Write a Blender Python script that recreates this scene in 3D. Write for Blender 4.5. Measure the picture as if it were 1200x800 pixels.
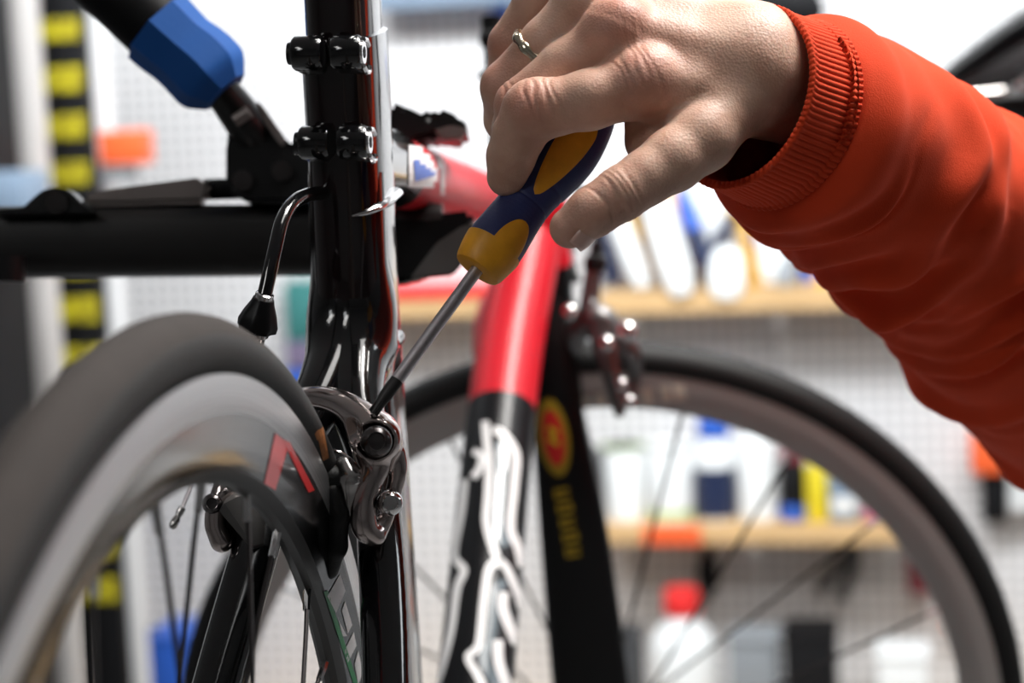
import bpy, bmesh, math, random
import numpy as np
from mathutils import Vector, Matrix
from mathutils.bvhtree import BVHTree
random.seed(7); rng = np.random.default_rng(7)
C = bpy.context.scene.collection
for o in list(bpy.data.objects): bpy.data.objects.remove(o)

# ------------------------------------------------------------------ camera
F = 2200.0                                   # focal length in pixels of the 1200 px wide frame
PITCH, ROLL = math.radians(-6.0), math.radians(2.6)
CAM = Vector((0, 0, 1.5))
W3 = Matrix.Rotation(PITCH, 3, 'X') @ Matrix.Rotation(ROLL, 3, 'Y')
W = Matrix.Translation(CAM) @ W3.to_4x4()     # frame (x right, y into the room, z up) of the lens -> world
cd = bpy.data.cameras.new('camera'); cam = bpy.data.objects.new('camera', cd); C.objects.link(cam)
cam.matrix_world = W @ Matrix.Rotation(math.pi/2, 4, 'X')
cd.sensor_width = 36; cd.lens = F/1200*36; cd.clip_start = .02; cd.clip_end = 60
cd.dof.use_dof = True; cd.dof.focus_distance = .80; cd.dof.aperture_fstop = 5.8; cd.dof.aperture_blades = 9
bpy.context.scene.camera = cam
# ------------------------------------------------------------------ world and exposure
wd = bpy.data.worlds.new('room_air'); bpy.context.scene.world = wd; wd.use_nodes = True
wd.node_tree.nodes['Background'].inputs[0].default_value = (.8, .9, 1, 1)
wd.node_tree.nodes['Background'].inputs[1].default_value = .035
vs = bpy.context.scene.view_settings
vs.view_transform = 'Standard'; vs.look = 'None'; vs.gamma = 1; vs.use_curve_mapping = False
vs.exposure = 0.0
# ------------------------------------------------------------------ lamps of the workshop
def area(name, loc, target, sx, sy, power, col=(1, 1, 1)):
    l = bpy.data.lights.new(name, 'AREA'); l.shape = 'RECTANGLE'; l.size = sx; l.size_y = sy
    l.energy = power; l.color = col
    o = bpy.data.objects.new(name, l); C.objects.link(o); o.location = loc
    o.rotation_euler = (Vector(target)-Vector(loc)).to_track_quat('-Z', 'Y').to_euler()
    return o
WYAW = math.radians(-12)                      # the pegboard wall is turned by 12 degrees
area('lamp_bike', (.55, 1.0, 2.72), (.15, .85, 1.4), .4, .7, 46, (1, .97, .93))
area('lamp_wall', (.0, 2.35, 2.85), (.0, 3.95, 1.35), 3.4, .3, 125, (.93, .97, 1))
area('lamp_front', (-1.5, -.9, 2.72), (-.1, .6, 1.3), .4, .9, 5, (.95, .98, 1))
area('lamp_right', (2.3, 1.4, 2.6), (.2, .9, 1.3), .4, 1.2, 9, (.9, .96, 1))

# ------------------------------------------------------------------ frames and helpers
def P(px, py, d): return Vector(((px-600)*d/F, d, (400-py)*d/F))     # lens frame
def Wp(px, py, d): return W @ P(px, py, d)
def link(o, parent=None):
    C.objects.link(o)
    if parent is not None: o.parent = parent
    return o
def mesh(name, verts, faces, mats, parent=None, smooth=True, mi=None, loc=None):
    me = bpy.data.meshes.new(name); me.from_pydata([tuple(v) for v in verts], [], [tuple(f) for f in faces]); me.update()
    for m in (mats if isinstance(mats, (list, tuple)) else [mats]): me.materials.append(m)
    if mi is not None: me.polygons.foreach_set('material_index', np.asarray(mi, dtype=np.int32))
    me.polygons.foreach_set('use_smooth', [smooth]*len(me.polygons))
    o = bpy.data.objects.new(name, me); link(o, parent)
    if loc is not None: o.location = loc
    return o
def tag(o, label=None, cat=None, group=None, kind=None):
    if label: o['label'] = label
    if cat: o['category'] = cat
    if group: o['group'] = group
    if kind: o['kind'] = kind
    return o
def thing(name, label, cat, M=None, group=None):
    o = bpy.data.objects.new(name, None); o.empty_display_size = .02; C.objects.link(o)
    if M is not None: o.matrix_world = M if isinstance(M, Matrix) else Matrix.Translation(M)
    return tag(o, label, cat, group)
class MB:
    """collects vertices and faces of one piece"""
    def __init__(s): s.v = []; s.f = []; s.m = []
    def add(s, v, f, m=0):
        k = len(s.v); s.v += [Vector(a) for a in v]; s.f += [tuple(i+k for i in a) for a in f]; s.m += [m]*len(f); return s
    def box(s, lo, hi, m=0, M=None, bev=0):
        bm = bmesh.new(); bmesh.ops.create_cube(bm, size=1)
        c = [(a+b)/2 for a, b in zip(lo, hi)]; d = [b-a for a, b in zip(lo, hi)]
        for v in bm.verts: v.co = Vector((v.co.x*d[0]+c[0], v.co.y*d[1]+c[1], v.co.z*d[2]+c[2]))
        if bev: bmesh.ops.bevel(bm, geom=bm.edges[:]+bm.verts[:], offset=bev, segments=2, affect='EDGES', profile=.5)
        if M is not None: bm.transform(M)
        bm.verts.index_update()
        s.add([v.co for v in bm.verts], [[v.index for v in f.verts] for f in bm.faces], m); bm.free(); return s
    def lathe(s, prof, n=32, m=0, M=None, cap=True):
        """prof: (radius, z) from bottom to top, round the z axis"""
        v = []; f = []
        for r, z in prof:
            for i in range(n):
                a = 2*math.pi*i/n; v.append(Vector((r*math.cos(a), r*math.sin(a), z)))
        for j in range(len(prof)-1):
            for i in range(n): f.append((j*n+i, j*n+(i+1) % n, (j+1)*n+(i+1) % n, (j+1)*n+i))
        if cap: f.append(tuple(range(n))[::-1]); f.append(tuple((len(prof)-1)*n+i for i in range(n)))
        if M is not None: v = [M @ a for a in v]
        return s.add(v, f, m)
    def sweep(s, pts, ra, rb=None, side=(0, 1, 0), n=20, m=0, closed=False, cap=True, power=1.0):
        """elliptic tube: ra across 'side', rb along the other normal"""
        pts = [Vector(p) for p in pts]; k = len(pts)
        ra = [ra]*k if not hasattr(ra, '__len__') else ra
        rb = ra if rb is None else ([rb]*k if not hasattr(rb, '__len__') else rb)
        v = []; f = []; side = Vector(side)
        for j, p in enumerate(pts):
            a = pts[(j-1) % k] if (closed or j) else p; b = pts[(j+1) % k] if (closed or j < k-1) else p
            t = (b-a).normalized(); x = (side - t*side.dot(t))
            if x.length < 1e-5: x = t.orthogonal()
            x.normalize(); y = t.cross(x)
            for i in range(n):
                q = 2*math.pi*i/n; ca, sa = math.cos(q), math.sin(q)
                if power != 1: ca = math.copysign(abs(ca)**power, ca); sa = math.copysign(abs(sa)**power, sa)
                v.append(p + x*ra[j]*ca + y*rb[j]*sa)
        for j in range(k if closed else k-1):
            for i in range(n): f.append((j*n+i, j*n+(i+1) % n, ((j+1) % k)*n+(i+1) % n, ((j+1) % k)*n+i))
        if cap and not closed: f.append(tuple(range(n))[::-1]); f.append(tuple((k-1)*n+i for i in range(n)))
        return s.add(v, f, m)
    def cyl(s, a, b, r, n=20, m=0, r2=None): return s.sweep([a, b], [r, r if r2 is None else r2], side=(.37, .51, .77), n=n, m=m)
    def shift(s, o):
        for v in s.v: v -= Vector(o)
        return s
    def move(s, M): s.v = [M @ v for v in s.v]; return s
    def build(s, name, mats, parent=None, smooth=True, angle=40, loc=None):
        o = mesh(name, s.v, s.f, mats, parent, smooth, s.m, loc)
        bm = bmesh.new(); bm.from_mesh(o.data); bmesh.ops.recalc_face_normals(bm, faces=bm.faces[:]); bm.to_mesh(o.data); bm.free()
        if smooth and angle: o.data.set_sharp_from_angle(angle=math.radians(angle))
        return o
def spline(pts, n=8):
    """Catmull-Rom through tuples of any length"""
    p = np.array(pts, float); p = np.vstack([2*p[0]-p[1], p, 2*p[-1]-p[-2]]); out = []
    for i in range(1, len(p)-2):
        for t in np.linspace(0, 1, n, endpoint=False):
            out.append(.5*((2*p[i])+(-p[i-1]+p[i+1])*t+(2*p[i-1]-5*p[i]+4*p[i+1]-p[i+2])*t*t+(-p[i-1]+3*p[i]-3*p[i+1]+p[i+2])*t**3))
    out.append(p[-2]); return np.array(out)

# ---- smooth solid bodies from rounded bones: a distance field and its surface
class Field:
    def __init__(s, lo, hi, h):
        s.h = h; s.lo = np.array(lo, float); s.n = np.ceil((np.array(hi)-s.lo)/h).astype(int)+1
        s.ax = [s.lo[i]+h*np.arange(s.n[i], dtype=np.float32) for i in range(3)]
        s.F = np.full(s.n, .03, np.float32)
    def bone(s, a, b, ra, rb, k=.004, sub=False, flat=None):
        a = np.array(a, float); b = np.array(b, float); R = max(ra, rb)+k*2+.003
        i0 = [max(0, int((min(a[i], b[i])-R-s.lo[i])/s.h)) for i in range(3)]
        i1 = [min(int(s.n[i]), int((max(a[i], b[i])+R-s.lo[i])/s.h)+2) for i in range(3)]
        if any(i1[i] <= i0[i] for i in range(3)): return s
        X, Y, Z = np.meshgrid(*[s.ax[i][i0[i]:i1[i]] for i in range(3)], indexing='ij', sparse=True)
        d = b-a; L = float(d@d)+1e-12
        t = np.clip(((X-a[0])*d[0]+(Y-a[1])*d[1]+(Z-a[2])*d[2])/L, 0, 1)
        qx, qy, qz = X-a[0]-t*d[0], Y-a[1]-t*d[1], Z-a[2]-t*d[2]
        if flat is not None:                       # (unit axis, factor) squeezes the section along that axis
            ax, fac = flat; w = qx*ax[0]+qy*ax[1]+qz*ax[2]; g = (1/fac-1)*w
            qx, qy, qz = qx+g*ax[0], qy+g*ax[1], qz+g*ax[2]
        D = np.sqrt(qx*qx+qy*qy+qz*qz)-(ra+(rb-ra)*t)
        sl = tuple(slice(i0[i], i1[i]) for i in range(3)); G = s.F[sl]
        if sub: D = -D; hh = np.clip(.5-.5*(D-G)/k*-1*-1, 0, 1); hh = np.clip(.5+.5*(D-G)/k, 0, 1); s.F[sl] = G+(D-G)*hh+k*hh*(1-hh)
        else: hh = np.clip(.5+.5*(G-D)/k, 0, 1); s.F[sl] = G+(D-G)*hh-k*hh*(1-hh)
        return s
    def chain(s, pts, k=.004, kk=.006):
        for p, q in zip(pts[:-1], pts[1:]): s.bone(p[0], q[0], p[1], q[1], k)
        return s
    def curve(s, pts, k=.003, n=6):
        q = spline(pts, n); lo = (q[:, :3]-q[:, 3:]).min(0)-2*k-.003; hi = (q[:, :3]+q[:, 3:]).max(0)+2*k+.003
        i0 = np.clip(((lo-s.lo)/s.h).astype(int), 0, s.n); i1 = np.clip(((hi-s.lo)/s.h).astype(int)+2, 0, s.n)
        if (i1 <= i0).any(): return s
        X, Y, Z = np.meshgrid(*[s.ax[i][i0[i]:i1[i]] for i in range(3)], indexing='ij', sparse=True); D = None
        for a, b in zip(q[:-1], q[1:]):
            d = b[:3]-a[:3]; L = float(d@d)+1e-12; t = np.clip(((X-a[0])*d[0]+(Y-a[1])*d[1]+(Z-a[2])*d[2])/L, 0, 1)
            E = np.sqrt((X-a[0]-t*d[0])**2+(Y-a[1]-t*d[1])**2+(Z-a[2]-t*d[2])**2)-(a[3]+(b[3]-a[3])*t)
            D = E if D is None else np.minimum(D, E)
        sl = tuple(slice(i0[i], i1[i]) for i in range(3)); G = s.F[sl]; hh = np.clip(.5+.5*(G-D)/k, 0, 1); s.F[sl] = G+(D-G)*hh-k*hh*(1-hh); return s
    def surface(s):
        Fv = s.F; S = Fv < 0; nx, ny, nz = Fv.shape
        cnt = np.zeros((nx-1, ny-1, nz-1), np.int8)
        for i in (0, 1):
            for j in (0, 1):
                for k in (0, 1): cnt += S[i:nx-1+i, j:ny-1+j, k:nz-1+k]
        act = np.argwhere((cnt > 0) & (cnt < 8)); idx = np.full(cnt.shape, -1, np.int64)
        idx[act[:, 0], act[:, 1], act[:, 2]] = np.arange(len(act))
        acc = np.zeros((len(act), 3)); num = np.zeros(len(act))
        cor = [(i, j, k) for i in (0, 1) for j in (0, 1) for k in (0, 1)]
        for a in cor:
            for ax in range(3):
                if a[ax]: continue
                b = list(a); b[ax] = 1
                fa = Fv[act[:, 0]+a[0], act[:, 1]+a[1], act[:, 2]+a[2]]; fb = Fv[act[:, 0]+b[0], act[:, 1]+b[1], act[:, 2]+b[2]]
                m = (fa < 0) != (fb < 0); t = np.where(m, fa/np.where(fa == fb, 1, fa-fb), 0)
                p = np.tile(np.array(a, float), (len(act), 1)); p[:, ax] = t
                acc += p*m[:, None]; num += m
        v = s.lo+s.h*(act+acc/num[:, None]); faces = []
        for ax in range(3):
            o = [x for x in range(3) if x != ax]
            A = [slice(1, n-1) for n in Fv.shape]; B = list(A); A[ax] = slice(0, Fv.shape[ax]-1); B[ax] = slice(1, Fv.shape[ax])
            s0, s1 = S[tuple(A)], S[tuple(B)]; e = np.argwhere(s0 != s1); off = np.ones(3, int); off[ax] = 0; e = e+off
            q = []
            for du, dv in ((-1, -1), (0, -1), (0, 0), (-1, 0)):
                c = e.copy(); c[:, o[0]] += du; c[:, o[1]] += dv; q.append(idx[c[:, 0], c[:, 1], c[:, 2]])
            q = np.stack(q, 1); fl = S[e[:, 0], e[:, 1], e[:, 2]]
            if ax == 1: fl = ~fl
            q[~fl] = q[~fl][:, ::-1]; faces.append(q)
        return v, np.concatenate(faces)
    def build(s, name, mat, parent=None, origin=(0, 0, 0), relax=2):
        v, f = s.surface(); f = f[(f >= 0).all(1)]
        e = np.concatenate([f[:, [0, 1]], f[:, [1, 2]], f[:, [2, 3]], f[:, [3, 0]]])
        for lam in [.5, .5]*relax:
            sm = np.zeros_like(v); c = np.zeros(len(v)); np.add.at(sm, e[:, 0], v[e[:, 1]]); np.add.at(c, e[:, 0], 1)
            np.add.at(sm, e[:, 1], v[e[:, 0]]); np.add.at(c, e[:, 1], 1); v = v+lam*(sm/np.maximum(c, 1)[:, None]-v)
        me = bpy.data.meshes.new(name); vv = v-np.array(origin)
        me.vertices.add(len(vv)); me.vertices.foreach_set('co', vv.astype(np.float32).ravel())
        me.loops.add(f.size); me.loops.foreach_set('vertex_index', f.astype(np.int32).ravel())
        me.polygons.add(len(f)); me.polygons.foreach_set('loop_start', np.arange(0, f.size, 4, dtype=np.int32))
        me.update(calc_edges=True); me.validate(); me.polygons.foreach_set('use_smooth', [True]*len(me.polygons)); me.materials.append(mat)
        o = bpy.data.objects.new(name, me); link(o, parent); return o, v

# ------------------------------------------------------------------ materials
def mat(name, col, rough=.5, metal=0, coat=0, bump=0, bscale=200, var=0, vscale=20, spec=.5, emit=0, alpha=1, trans=0, sss=0, aniso=0):
    m = bpy.data.materials.new(name); m.use_nodes = True; nt = m.node_tree; b = nt.nodes['Principled BSDF']; L = nt.links.new
    b.inputs['Base Color'].default_value = (*col, 1); b.inputs['Roughness'].default_value = rough; b.inputs['Metallic'].default_value = metal
    b.inputs['Coat Weight'].default_value = coat; b.inputs['Coat Roughness'].default_value = .03; b.inputs['Specular IOR Level'].default_value = spec
    b.inputs['Transmission Weight'].default_value = trans
    if sss: b.inputs['Subsurface Weight'].default_value = sss; b.inputs['Subsurface Radius'].default_value = (1, .3, .15); b.inputs['Subsurface Scale'].default_value = .004
    if aniso: b.inputs['Anisotropic'].default_value = aniso
    if emit: b.inputs['Emission Color'].default_value = (*col, 1); b.inputs['Emission Strength'].default_value = emit
    tc = nt.nodes.new('ShaderNodeTexCoord')
    if var:
        n = nt.nodes.new('ShaderNodeTexNoise'); n.inputs['Scale'].default_value = vscale; n.inputs['Detail'].default_value = 5; L(tc.outputs['Object'], n.inputs['Vector'])
        mx = nt.nodes.new('ShaderNodeMix'); mx.data_type = 'RGBA'
        mx.inputs[6].default_value = (*[c*(1-var) for c in col], 1); mx.inputs[7].default_value = (*[min(1, c*(1+var)) for c in col], 1)
        L(n.outputs['Fac'], mx.inputs[0]); L(mx.outputs[2], b.inputs['Base Color'])
    if bump:
        n2 = nt.nodes.new('ShaderNodeTexNoise'); n2.inputs['Scale'].default_value = bscale; n2.inputs['Detail'].default_value = 6; L(tc.outputs['Object'], n2.inputs['Vector'])
        bp = nt.nodes.new('ShaderNodeBump'); bp.inputs['Strength'].default_value = bump; bp.inputs['Distance'].default_value = .001
        L(n2.outputs['Fac'], bp.inputs['Height']); L(bp.outputs['Normal'], b.inputs['Normal'])
    return m
def ringed(m, scale=1500, amt=.45):
    nt = m.node_tree; b = nt.nodes['Principled BSDF']; L = nt.links.new; tc = nt.nodes.new('ShaderNodeTexCoord'); mu = nt.nodes.new('ShaderNodeVectorMath'); mu.operation = 'MULTIPLY'; mu.inputs[1].default_value = (1, 0, 1)
    L(tc.outputs['Object'], mu.inputs[0]); ln = nt.nodes.new('ShaderNodeVectorMath'); ln.operation = 'LENGTH'; L(mu.outputs[0], ln.inputs[0])
    n = nt.nodes.new('ShaderNodeTexNoise'); n.noise_dimensions = '1D'; n.inputs['Scale'].default_value = scale; n.inputs['Detail'].default_value = 3; L(ln.outputs['Value'], n.inputs['W'])
    c = b.inputs['Base Color'].default_value[:3]; mx = nt.nodes.new('ShaderNodeMix'); mx.data_type = 'RGBA'; mx.inputs[6].default_value = (*[x*(1-amt) for x in c], 1); mx.inputs[7].default_value = (*[min(1, x*(1+amt*.4)) for x in c], 1)
    L(n.outputs['Fac'], mx.inputs[0]); L(mx.outputs[2], b.inputs['Base Color']); return m
M = dict(
    black_gloss=mat('black_lacquer', (.003, .003, .0035), .14, 0, 1, .03, 900, spec=.3),
    cherry=mat('black_cherry_lacquer', (.005, .0008, .0012), .12, 0, 1, .02, 900, spec=.3),
    red=mat('red_lacquer', (.6, .01, .022), .42, 0, .12, spec=.3), black_paint=mat('black_down_tube_paint', (.004, .004, .005), .35, 0, .08, spec=.25),
    tube_white=mat('white_decal', (.85, .84, .84), .4, 0, .1, spec=.3),
    decal_grey=mat('slate_decal', (.09, .12, .14), .3, 0, .5),
    green=mat('green_decal', (.03, .28, .1), .35),
    rdecal=mat('red_decal', (.75, .02, .02), .3, 0, .6),
    orange_ink=mat('worn_orange_ink', (.34, .12, .03), .6, var=.5, vscale=400),
    tread=mat('dusty_tread_rubber', (.03, .0225, .0195), .85, bump=.4, bscale=900, var=.3, vscale=60),
    sidewall=mat('sidewall_rubber', (.0085, .0075, .007), .6, bump=.2, bscale=700, var=.3, vscale=90),
    black_rubber=mat('black_rubber', (.006, .006, .006), .55, bump=.2, bscale=700, spec=.35),
    gold=mat('dull_gold_print', (.42, .29, .015), .5), grey_alloy=mat('grey_brake_alloy', (.2, .19, .19), .38, 1), cream=mat('cream_decal', (.9, .83, .7), .5), track=ringed(mat('machined_aluminium', (.88, .88, .9), .3, 1, bump=.15, bscale=500)),
    rim_grey=mat('grey_anodised_rim', (.2, .2, .205), .17, 1, .3, var=.15, vscale=50),
    nose=mat('dark_rim_bed', (.045, .042, .04), .35, .3), rim_dull=mat('dull_grey_rim', (.46, .44, .42), .5, .15),
    spoke=mat('black_spoke_steel', (.05, .045, .045), .3, .9),
    chrome=mat('bright_chrome', (.78, .76, .76), .1, 1),
    dark_chrome=mat('dark_polished_alloy', (.60, .52, .50), .16, 1, bump=.03, bscale=600),
    bolt_dark=mat('black_bolt_steel', (.12, .11, .11), .25, 1),
    steel=mat('worn_shaft_steel', (.62, .58, .60), .4, 1, bump=.12, bscale=900, var=.2, vscale=200),
    tip=mat('blackened_steel_tip', (.035, .034, .034), .5, .7, bump=.1, bscale=900),
    navy=mat('navy_handle_rubber', (.017, .026, .115), .5, bump=.15, bscale=1600, var=.2, vscale=120),
    yellow=mat('amber_handle_plastic', (.8, .35, .012), .45, bump=.1, bscale=1200, var=.22, vscale=140),
    matte_black=mat('matt_black_powder', (.002, .002, .0025), .55, bump=.1, bscale=900, spec=.15),
    beam=mat('black_arm_paint', (.007, .006, .006), .38, spec=.4), satin_black=mat('satin_black_plastic', (.004, .004, .0045), .35, spec=.3),
    grey_metal=mat('grey_bar_metal', (.22, .19, .18), .35, .8),
    blue=mat('blue_rubber_grip', (.006, .075, .3), .6, bump=.1, bscale=500, spec=.25),
    pad_grey=mat('grey_pad_rubber', (.06, .057, .055), .5),
    silver=mat('satin_silver', (.6, .58, .57), .22, 1),
    ring=mat('ring_pale_gold', (.83, .73, .56), .2, 1),
    wood=mat('pine_shelf', (.62, .40, .19), .6, var=.25, vscale=9),
    white=mat('white_plastic', (.85, .87, .87), .4), off=mat('white_paint', (.8, .8, .8), .6),
    dnavy=mat('dark_navy_plastic', (.015, .025, .07), .4), blue2=mat('bright_blue_plastic', (.03, .12, .55), .4),
    yel2=mat('yellow_tool_plastic', (.75, .42, .05), .45), brown=mat('ochre_handle', (.32, .17, .05), .5),
    red2=mat('red_cap_plastic', (.8, .03, .03), .35), orange=mat('orange_plastic', (.9, .13, .03), .5),
    lime=mat('pale_green_print', (.5, .68, .3), .5), yel3=mat('yellow_pack_card', (.72, .58, .02), .5),
    bk=mat('black_card', (.006, .006, .007), .6, spec=.2), dgrey=mat('dark_grey_box', (.05, .053, .058), .6),
    mgrey=mat('mid_grey_plastic', (.25, .27, .29), .5), teal=mat('teal_fabric', (.04, .2, .19), .8), purple=mat('muted_purple', (.2, .16, .26), .7),
    maroon=mat('maroon_plastic', (.2, .02, .03), .4), pink=mat('pink_plum_print', (.45, .12, .25), .5), slate=mat('slate_blue_pack', (.2, .27, .36), .5),
    post=mat('brushed_post', (.55, .52, .5), .5, .1), floor=mat('grey_screed', (.22, .22, .22), .6, var=.2, vscale=3), ceil=mat('ceiling_white', (.5, .5, .5), .8),
    paint=mat('wall_paint', (.3, .3, .3), .8), lamp=mat('lamp_diffuser', (1, .98, .95), .5, emit=6),
)
# ==================================================================== the room (setting)
def wall_frame():
    o = W @ Vector((0, 4.0, 0)); o.z = 0
    return Matrix.Translation(o) @ Matrix.Rotation(WYAW, 4, 'Z')
WF = wall_frame(); WFi = WF.inverted()          # wall-local: x right along the wall, -y towards the bike, z up
def wl(px, py, off=0.0):
    """point seen at (px,py) on the plane 'off' in front of the wall, in wall coordinates"""
    a = WFi @ CAM; d = (WFi.to_3x3() @ W3 @ P(px, py, 1)); k = (-off-a.y)/d.y
    return a+d*k
def pegboard():
    m = bpy.data.materials.new('white_pegboard'); m.use_nodes = True; nt = m.node_tree; b = nt.nodes['Principled BSDF']; L = nt.links.new
    b.inputs['Roughness'].default_value = .45
    tc = nt.nodes.new('ShaderNodeTexCoord'); sp = nt.nodes.new('ShaderNodeSeparateXYZ'); L(tc.outputs['Object'], sp.inputs[0]); ds = []
    for ch in ('X', 'Z'):
        a = nt.nodes.new('ShaderNodeMath'); a.operation = 'MULTIPLY'; a.inputs[1].default_value = 1/.027; L(sp.outputs[ch], a.inputs[0])
        f = nt.nodes.new('ShaderNodeMath'); f.operation = 'FRACT'; L(a.outputs[0], f.inputs[0])
        s = nt.nodes.new('ShaderNodeMath'); s.operation = 'SUBTRACT'; s.inputs[1].default_value = .5; L(f.outputs[0], s.inputs[0])
        q = nt.nodes.new('ShaderNodeMath'); q.operation = 'MULTIPLY'; L(s.outputs[0], q.inputs[0]); L(s.outputs[0], q.inputs[1]); ds.append(q)
    ad = nt.nodes.new('ShaderNodeMath'); L(ds[0].outputs[0], ad.inputs[0]); L(ds[1].outputs[0], ad.inputs[1])
    lt = nt.nodes.new('ShaderNodeMath'); lt.operation = 'LESS_THAN'; lt.inputs[1].default_value = .2**2; L(ad.outputs[0], lt.inputs[0])
    mx = nt.nodes.new('ShaderNodeMix'); mx.data_type = 'RGBA'; mx.inputs[6].default_value = (.74, .73, .73, 1); mx.inputs[7].default_value = (.18, .18, .185, 1)
    L(lt.outputs[0], mx.inputs[0]); L(mx.outputs[2], b.inputs['Base Color']); return m
M['peg'] = pegboard()
wall = MB().box((-4, 0, 0), (3.2, .08, 3)).build('wall_back', M['peg'], smooth=False); wall.matrix_world = WF; tag(wall, kind='structure')
fl = MB().box((-5, -4, -.1), (4.5, 6, 0)).build('floor', M['floor'], smooth=False); tag(fl, kind='structure')
ce = MB().box((-5, -4, 3), (4.5, 6, 3.1)).build('ceiling', M['ceil'], smooth=False); tag(ce, kind='structure')
for nm, lo, hi in (('wall_left', (-5.1, -4, 0), (-5, 6, 3)), ('wall_right', (4.5, -4, 0), (4.6, 6, 3)), ('wall_front', (-5, -4.1, 0), (4.5, -4, 3))):
    tag(MB().box(lo, hi).build(nm, M['paint'], smooth=False), kind='structure')

# ==================================================================== the bicycle
AY = .12; CX = Vector((-.1065, .62, -.326))
def bframe(c, a):
    u = Vector((math.sin(a), math.cos(a), 0)); l = Vector((-math.cos(a), math.sin(a), 0))
    m = Matrix(((u.x, l.x, 0, c[0]), (u.y, l.y, 0, c[1]), (0, 0, 1, c[2]), (0, 0, 0, 1))); return m
BM = bframe(CX, AY); BMi = BM.inverted()        # bike-local: x forward, y left, z up, origin on the rear axle
def B(px, py, d): return BMi @ P(px, py, d)
def Bn(px, py, n=0.0):
    """bike-local point seen at (px,py) in the plane n to the right of the bike's mid plane"""
    a = BMi @ Vector((0, 0, 0)); d = BMi.to_3x3() @ P(px, py, 1); k = (-n-a.y)/d.y; return a+d*k
bike = thing('bicycle', 'black and red road bicycle held in the repair stand, being adjusted with the screwdriver', 'bicycle', W @ BM)

def wheel_parts(ri, n_sp, phase, mats, ntilt=0):
    """rim mesh with its tire, spokes and nipples; axle along y"""
    ro, hw = .3155, .0108
    prof = [(hw-.002, ro-.002), (hw, ro), (hw+.0003, ro-.007), (hw, .3025), (hw-.0006, .3005), (.0088, (.3005+ri)/2+.004), (.0058, ri+.0055), (.003, ri+.0012), (0, ri)]
    pr = [(-y, r) for y, r in prof[:-1]]; full = prof+pr[::-1]; n = 240; mb = MB(); v = []; f = []; mi = []
    for j, (y, r) in enumerate(full):
        for i in range(n): a = 2*math.pi*i/n; v.append((r*math.cos(a), y, r*math.sin(a)))
    for j in range(len(full)):
        k = (j+1) % len(full)
        for i in range(n):
            f.append((j*n+i, j*n+(i+1) % n, k*n+(i+1) % n, k*n+i)); mi.append(0 if (j <= 2 or len(full)-4 <= j) else (2 if 6 <= j <= len(full)-8 else 1))
    return v, f, mi
def make_wheel(Mloc, ri, n_sp, ph, tr, rimmats, tiremats):
    v, f, mi = wheel_parts(ri, n_sp, 0, None)
    w = mesh('wheel', v, f, rimmats, bike, True, mi); w.matrix_parent_inverse = Matrix(); w.matrix_local = Mloc
    bm = bmesh.new(); bm.from_mesh(w.data); bmesh.ops.recalc_face_normals(bm, faces=bm.faces[:]); bm.to_mesh(w.data); bm.free()
    w.data.set_sharp_from_angle(angle=math.radians(28))
    # tire
    n, k = 256, 28; v = []; f = []; mi = []; Rc = .3232
    for i in range(n):
        a = 2*math.pi*i/n
        for j in range(k):
            q = 2*math.pi*j/k; r = tr*(1+.03*math.cos(4*q)); rr = Rc+r*1.0*math.cos(q); y = r*math.sin(q); v.append((rr*math.cos(a), y, rr*math.sin(a)))
    for i in range(n):
        for j in range(k):
            f.append((i*k+j, i*k+(j+1) % k, ((i+1) % n)*k+(j+1) % k, ((i+1) % n)*k+j)); c = math.cos(2*math.pi*(j+.5)/k); mi.append(0 if c > .34 else 1)
    t = mesh('tire', v, f, tiremats, w, True, mi)
    # hub
    hb = MB(); prof = [(.006, -.06), (.012, -.055), (.022, -.035), (.022, -.032), (.012, -.028), (.012, .028), (.022, .032), (.022, .035), (.012, .055), (.006, .06)]
    hb.lathe(prof, 24, M=Matrix.Rotation(math.pi/2, 4, 'X')).build('hub', M['satin_black'], w)
    # spokes and nipples: one mesh each for the two sides, shared by the copies
    base = {}
    for i in range(n_sp):
        sd = 1 if i % 2 == 0 else -1
        if sd not in base:
            s = MB().sweep([(.0, .026*sd, .0), (ri-.02, .003*sd, 0), (ri+.002, .0006*sd, 0)], [.0011, .0010, .0010], [.0012, .0015, .001], side=(0, 1, 0), n=8).build('spoke', M['spoke'], w)
            s.data.transform(Matrix.Translation((0, 0, 0)))
            q = MB().sweep([(ri-.0095, .0016*sd, 0), (ri-.0035, .0009*sd, 0), (ri+.003, .0005*sd, 0)], [.0015, .0017, .0017], side=(0, 1, 0), n=6).build('nipple', M['chrome'], w)
            base[sd] = (s, q)
        else:
            s = base[sd][0].copy(); q = base[sd][1].copy(); C.objects.link(s); C.objects.link(q); s.parent = w; q.parent = w
        a = ph[i] if hasattr(ph, '__len__') else ph+2*math.pi*i/n_sp
        for o in (s, q): o.matrix_parent_inverse = Matrix(); o.matrix_local = Matrix.Rotation(-a, 4, 'Y')
    return w, t
RI = .278
def wang(px, py, n=0): p = Bn(px, py, n); return math.atan2(p.z, p.x)
wa = [wang(355, 712), wang(325, 638), wang(240, 558), wang(172, 592)]
nsp = 32; ph0 = math.radians(64.2)
rear, rear_tire = make_wheel(Matrix(), RI, nsp, ph0, .0122, [M['track'], M['rim_grey'], M['nose']], [M['tread'], M['sidewall']])
A2, B2 = 1.555, -.28; KF = 1.05; CF = Vector((.072, 1.489, -.323))*KF; fn = Vector((math.cos(A2)*math.cos(B2), -math.sin(A2)*math.cos(B2), math.sin(B2))); fu = Vector((math.sin(A2), math.cos(A2), 0)); fv = fn.cross(fu)   # the turned wheel's right, forward and up
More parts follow.
